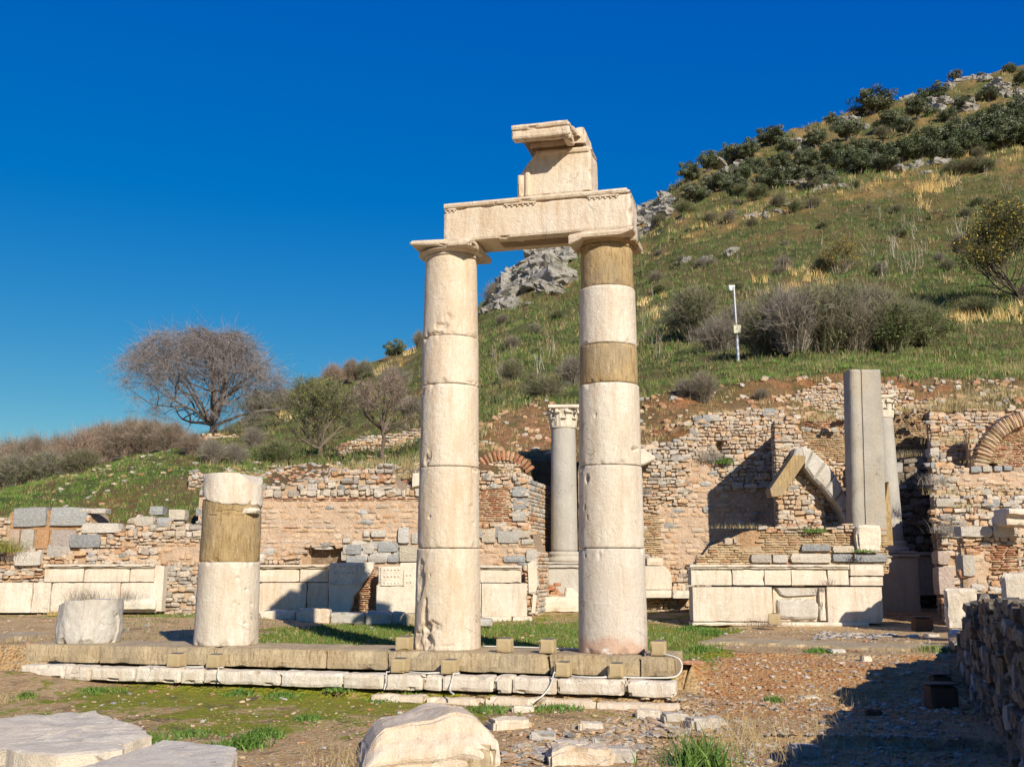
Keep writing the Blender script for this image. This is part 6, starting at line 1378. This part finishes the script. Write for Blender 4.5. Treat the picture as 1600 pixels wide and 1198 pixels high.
# shrubs sprinkled over the open slope, all alike
for (az_n, (xa, xb, ya, yb), kinds, s0) in [(26, (1010, 1500, 380, 540), ('mixed', 'green', 'brown'), 26), (16, (1000, 1560, 290, 380), ('mixed', 'green'), 20), (14, (1040, 1330, 240, 330), ('green', 'mixed'), 30), (14, (1330, 1600, 170, 290), ('green', 'mixed'), 34), (12, (760, 900, 500, 620), ('mixed', 'brown', 'green'), 24), (10, (480, 650, 590, 670), ('mixed', 'brown', 'green'), 30)]:
    for _ in range(az_n):
        px = rnd.uniform(xa, xb); py = rnd.uniform(ya, yb); w_ = s0 * rnd.uniform(.7, 1.7)
        if hill_at(px, py)[1] > 150: continue
        bush(rnd.choice(kinds), px, py, w_, w_ * rnd.uniform(.5, .75), 'low olive grey shrub growing on the open grassy slope', 'low shrubs on the open slope')
# olives
def proto_olive(k, nl=7000):
    t = thing('olive_tree', (0, 0, 0), 'x', 'tree'); L2 = NP(); leaves(L2, nl, (0, 0, .53), (.47, .44, .42), .023, [OLIV, OLIV[:3], OLIV[1:], OLIV][k % 4], 42, .45); leaves(L2, nl // 2, (.05, 0, .42), (.38, .36, .34), .025, OLIV[:3], 22, .1)
    L2.obj('crown', M['leaf'], t); mb = MB()
    for a in range(3): tube(mb, [(0, 0, -.1), (.04 * math.cos(a * 2.1), .04 * math.sin(a * 2.1), .15), (.16 * math.cos(a * 2.1), .16 * math.sin(a * 2.1), .42), (.25 * math.cos(a * 2.1), .25 * math.sin(a * 2.1), .62)], [.035, .03, .018, .008], 6, (.16, .13, .11))
    mb.obj('trunk', M['bark'], t); return t
PO = [proto_olive(k) for k in range(5)]; po_used = set()
WF = 1.0
OL = 'olive trees on the upper hillside'; shared = 'dense dark grey green olive tree among the olives covering the upper hillside'
for (px, py, w_, h_, lb) in [(992, 318, 44, 44, 'olive tree peeping out right behind the architrave end'), (1052, 292, 36, 30, None), (1078, 290, 50, 40, None), (1108, 276, 48, 40, None), (1142, 256, 50, 40, None), (1168, 252, 50, 38, None), (1205, 226, 64, 36, 'broad olive on the skyline with a brownish patch'), (1232, 248, 46, 38, None),
                             (1090, 316, 56, 40, None), (1128, 300, 54, 40, None), (1150, 306, 58, 42, None), (1203, 302, 66, 46, 'round olive above the golden grass, lowest left of the grove'), (1180, 270, 52, 36, None), (1255, 262, 54, 44, None), (1275, 236, 50, 44, None), (1298, 192, 26, 22, 'small round tree alone on the skyline'), (1325, 226, 62, 46, None),
                             (1240, 285, 60, 44, None), (1282, 290, 60, 44, None), (1325, 268, 66, 50, None), (1368, 262, 84, 52, None), (1410, 262, 70, 44, 'darkest evergreen tree at the lower middle of the grove'), (1364, 182, 84, 48, 'largest olive on the skyline'), (1392, 206, 62, 40, None), (1435, 192, 54, 40, None), (1462, 168, 60, 42, 'olive on the skyline under the bare rock'), (1480, 190, 40, 30, None),
                             (1455, 246, 90, 56, None), (1500, 238, 90, 58, None), (1545, 230, 100, 66, None), (1590, 220, 90, 76, None), (1630, 215, 90, 80, None), (1415, 215, 46, 36, None), (1578, 116, 30, 22, 'round tree at the summit near the right edge'), (1545, 155, 50, 30, None), (1600, 135, 44, 30, None), (1595, 175, 46, 30, None), (1345, 246, 60, 40, None), (1220, 268, 50, 36, None),
                             (1350, 270, 60, 42, None), (1390, 268, 64, 44, None), (1440, 255, 66, 44, None), (1480, 250, 70, 46, None), (1525, 243, 74, 50, None), (1570, 236, 76, 54, None), (1610, 230, 80, 60, None), (1300, 255, 56, 38, None), (1160, 285, 52, 38, None), (1115, 300, 50, 36, None), (1265, 268, 52, 38, None), (1505, 175, 44, 28, None), (1555, 190, 50, 30, None), (1525, 205, 46, 30, None),
                             (592, 560, 34, 36, 'dark olive standing left in the pair on the left skyline'), (618, 557, 42, 36, 'broad olive standing right in the pair on the left skyline'), (808, 412, 26, 18, 'small bush like olive on top of the crag under the architrave'), (818, 434, 28, 20, 'round green bush in the middle of the crag')]:
    p = hill_at(px, py); o = PO[rnd.randrange(5)]; kk = .95 if px > 1000 and lb is None else 1.0; sc = (w_ * kk * p[1] / F, w_ * kk * p[1] / F, h_ * kk * p[1] / F)
    if o.name not in po_used: po_used.add(o.name); o.location = (p[0], p[1], p[2] - .1); o.scale = sc; o.rotation_euler = (0, 0, rnd.uniform(0, 6)); o['group'] = OL; o['label'] = lb or shared
    else: copy_tree(o, (p[0], p[1], p[2] - .1), rnd.uniform(0, 6), sc, lb or shared, OL)
p = hill_at(1492, 124); bare_tree('wind_bent_tree', 'flat topped thin tree on the skyline near the summit', p, p[1] * 28 / F, p[1] * 20 / F, p[1] * 9 / F, .12, 6, [(.14, .11, .09)], lev=4, cz=.7, kids=3, leafn=900, leafc=OLIV, leafs=.14, grp=OL)
p = hill_at(1531, 112); bare_tree('wind_bent_tree', 'tiny thin tree on the skyline right of the flat topped one', p, p[1] * 17 / F, p[1] * 9 / F, p[1] * 7 / F, .08, 5, [(.14, .11, .09)], lev=3, cz=.7, kids=3, leafn=300, leafc=OLIV, leafs=.12, grp=OL)
# pale dead stalks
stalk = []
for k in range(4):
    N = NP(); n = 5 + k; a = np.zeros((n, 3)); a[:, 0] = rng.normal(0, .12, n); b = a + np.stack([rng.normal(0, .22, n), rng.normal(0, .1, n), rng.uniform(.7, 1, n)], 1); m_ = (a + b) / 2 + rng.normal(0, .03, (n, 3)); w_ = np.full(n, .017); c = pal(n, [(.40, .36, .29), (.32, .27, .21)])
    seg_quads(N, a, m_, w_, w_ * .8, c); seg_quads(N, m_, b, w_ * .8, w_ * .4, c)
    for _ in range(3): e = m_ + (b - m_) * rng.random((n, 1)); seg_quads(N, e, e + rng.normal(0, .10, (n, 3)) + np.array([0, 0, .1]), w_ * .5, w_ * .2, c)
    stalk.append(N.obj('dead_stalk', M['leaf'], None))
su = set()
spots = [(1385, 420, 44), (1400, 412, 50), (1412, 425, 50), (1424, 430, 60), (1436, 420, 44), (1395, 395, 40), (1445, 400, 34), (1310, 432, 50), (1325, 428, 44), (1380, 440, 34), (1490, 370, 44), (1505, 380, 50), (1440, 350, 36), (1375, 345, 30), (1345, 300, 20), (1390, 310, 22), (1060, 500, 40), (1068, 520, 34), (1175, 470, 36), (1225, 435, 34), (1152, 410, 20), (845, 600, 60), (862, 570, 44), (780, 600, 40), (800, 560, 26), (880, 590, 30), (1020, 470, 26), (1015, 540, 60),
         (1030, 560, 50), (1110, 490, 30), (1285, 395, 26), (1555, 480, 20), (1240, 330, 22), (1200, 325, 18), (1330, 300, 22), (1268, 330, 22), (1480, 260, 20), (1540, 280, 26), (1575, 300, 26), (1500, 300, 24), (1415, 360, 30), (1430, 375, 40), (1360, 400, 34), (1080, 540, 30), (905, 560, 30), (1005, 480, 20), (770, 560, 30), (640, 600, 24), (655, 590, 22)]
for k, (px, py, h_) in enumerate(spots):
    p = hill_at(px, py); o = stalk[k % 4]; s = h_ * p[1] / F
    if k >= 4: o2 = o.copy(); S_.collection.objects.link(o2); o = o2
    o.location = (p[0], p[1], p[2] - .1); o.scale = (s, s, s); o.rotation_euler = (0, 0, rnd.uniform(0, 6)); tag(o, 'pale dry upright stalks standing on the grassy hillside', 'dead stalk', 'pale dead stalks on the hillside')
# little plants in wall joints
for (px, py, Y, h, s, n, cols, lb) in [(1131, 722, 30.2, .25, .12, 200, GRN, 'small green plant growing from the tall rubble wall'), (1272, 829, 25.6, .18, .15, 160, GRN, 'small green plant on the brick courses below the arch'), (1350, 860, 25.3, .12, .12, 100, GRN, 'tiny green plant beside the rough upright block'), (1110, 716, 30.2, .5, .16, 160, GRY, 'dry twiggy plant hanging on the tall rubble wall'),
                                 (1198, 975, 25.2, .3, .3, 160, PNK, 'dry twig plant at the foot of the pedestal wall'), (1295, 912, 25.3, .25, .08, 60, PNK, 'tiny dry plant in the cap of the pedestal wall'), (134, 938, 26.7, .5, .3, 220, GRY, 'dry twiggy weed in front of the leftmost dado'), (202, 932, 26.8, .3, .15, 90, GRY, 'small dry weed against the right part of the leftmost dado'), (2, 860, 27.1, .5, .25, 500, [(.10, .13, .03), (.30, .27, .05)], 'yellow green bush at the left edge by the dado'),
                                 (88, 958, 26.4, .16, .12, 200, GOLD, 'orange dry tuft at the foot of the leftmost dado'), (1480, 830, 25.4, .5, .2, 200, GRY, 'grey dry bush on the left edge of the right hand wall'), (1462, 755, 28, .4, .2, 200, GRY, 'grey twiggy bush high on the left edge of the right hand wall'), (1010, 770, 29.9, .35, .12, 160, GRY, 'dry bush on the wall by the right tall column')]:
    p = P(px, py, Y); N = NP(); q = rng.normal(0, 1, (n, 2)) * s; blades(N, np.stack([p[0] + q[:, 0], p[1] + q[:, 1] * .4, np.full(n, p[2] - .04)], 1), h, .018 if cols is GRN else .010, cols, 1.4, 3); N.obj('small_plant', M['leaf'], None, base=p, label=lb, cat='plant')
# ---------------------------------------------------------------- camera pole
p = hill_at(1154, 568); Yp = p[1]; s = Yp / F
t = thing('camera_pole', p, 'thin metal pole with a white security camera and beige box on the slope', 'camera pole')
mb = MB(); tube(mb, [(p[0], Yp, p[2] - .2), (p[0] - 1 * s, Yp, p[2] + 52 * s)], 2.6 * s, 10, cap=True); mb.obj('lower_pole', M['steel'], t)
mb = MB(); tube(mb, [(p[0] - 1 * s, Yp, p[2] + 52 * s), (p[0] - 3 * s, Yp, p[2] + 128 * s)], 1.7 * s, 10); up_ = mb.obj('upper_pole', M['steel'], t)
mb = MB(); block(mb, (p[0] - 7 * s, Yp - 6 * s, p[2] + 48 * s), (12 * s, 7 * s, 14 * s), amp=0, chip=0, step=.1, bev=.01); mb.obj('cabinet', M['beigebox'], t)
mb = MB(); block(mb, (p[0] - 6 * s, Yp - 2 * s, p[2] + 126 * s), (5 * s, 5 * s, 3 * s), amp=0, chip=0, step=.1, bev=.01); block(mb, (p[0] - 12 * s, Yp - 3 * s, p[2] + 124 * s), (8 * s, 6 * s, 5 * s), amp=0, chip=0, step=.1, bev=.02)
lathe(mb, p[0] - 8.5 * s, Yp, [(.5 * s, p[2] + 118.5 * s), (2.6 * s, p[2] + 119.5 * s), (3.4 * s, p[2] + 121.5 * s), (3.4 * s, p[2] + 124 * s)], 14); mb.obj('camera_head', M['white'], up_)
mb = MB(); tube(mb, [(p[0] - 8 * s, Yp, p[2] + 112 * s), (p[0] + 4 * s, Yp, p[2] + 113 * s)], 1.0 * s, 6); block(mb, (p[0] - 9 * s, Yp - 2 * s, p[2] + 110 * s), (4 * s, 3 * s, 2.5 * s), amp=0, chip=0, step=.1, bev=.01); block(mb, (p[0] + 1 * s, Yp - 2 * s, p[2] + 111 * s), (4 * s, 3 * s, 2.5 * s), amp=0, chip=0, step=.1, bev=.01); mb.obj('sensor_arm', M['dark'], up_)
# dark floodlight housings in the near shade
for (px, py, w_, h_, lb) in [(1478, 1108, .36, .30, 'rusty square floodlight housing in the shade by the near wall'), (1474, 1072, .26, .16, 'smaller dark floodlight housing behind the rusty square one'), (1446, 986, .4, .3, 'dark box at the entrance of the shaded niche')]:
    p = ground_at(px, py); t = thing('floodlight_housing', p, lb, 'floodlight'); mb = MB(); block(mb, (p[0] - w_ / 2, p[1], p[2] - .02), (w_, w_ * .8, h_), amp=.003, chip=.01, step=.06, bev=.01); mb.obj('housing', M['rust'], t)
    mb = MB(); block(mb, (p[0] - w_ / 2 - .01, p[1] - .01, p[2] + h_ - .015), (w_ + .02, w_ * .8 + .02, .03), amp=.002, chip=0, step=.06, bev=.005); mb.obj('lid', M['dark'], t)
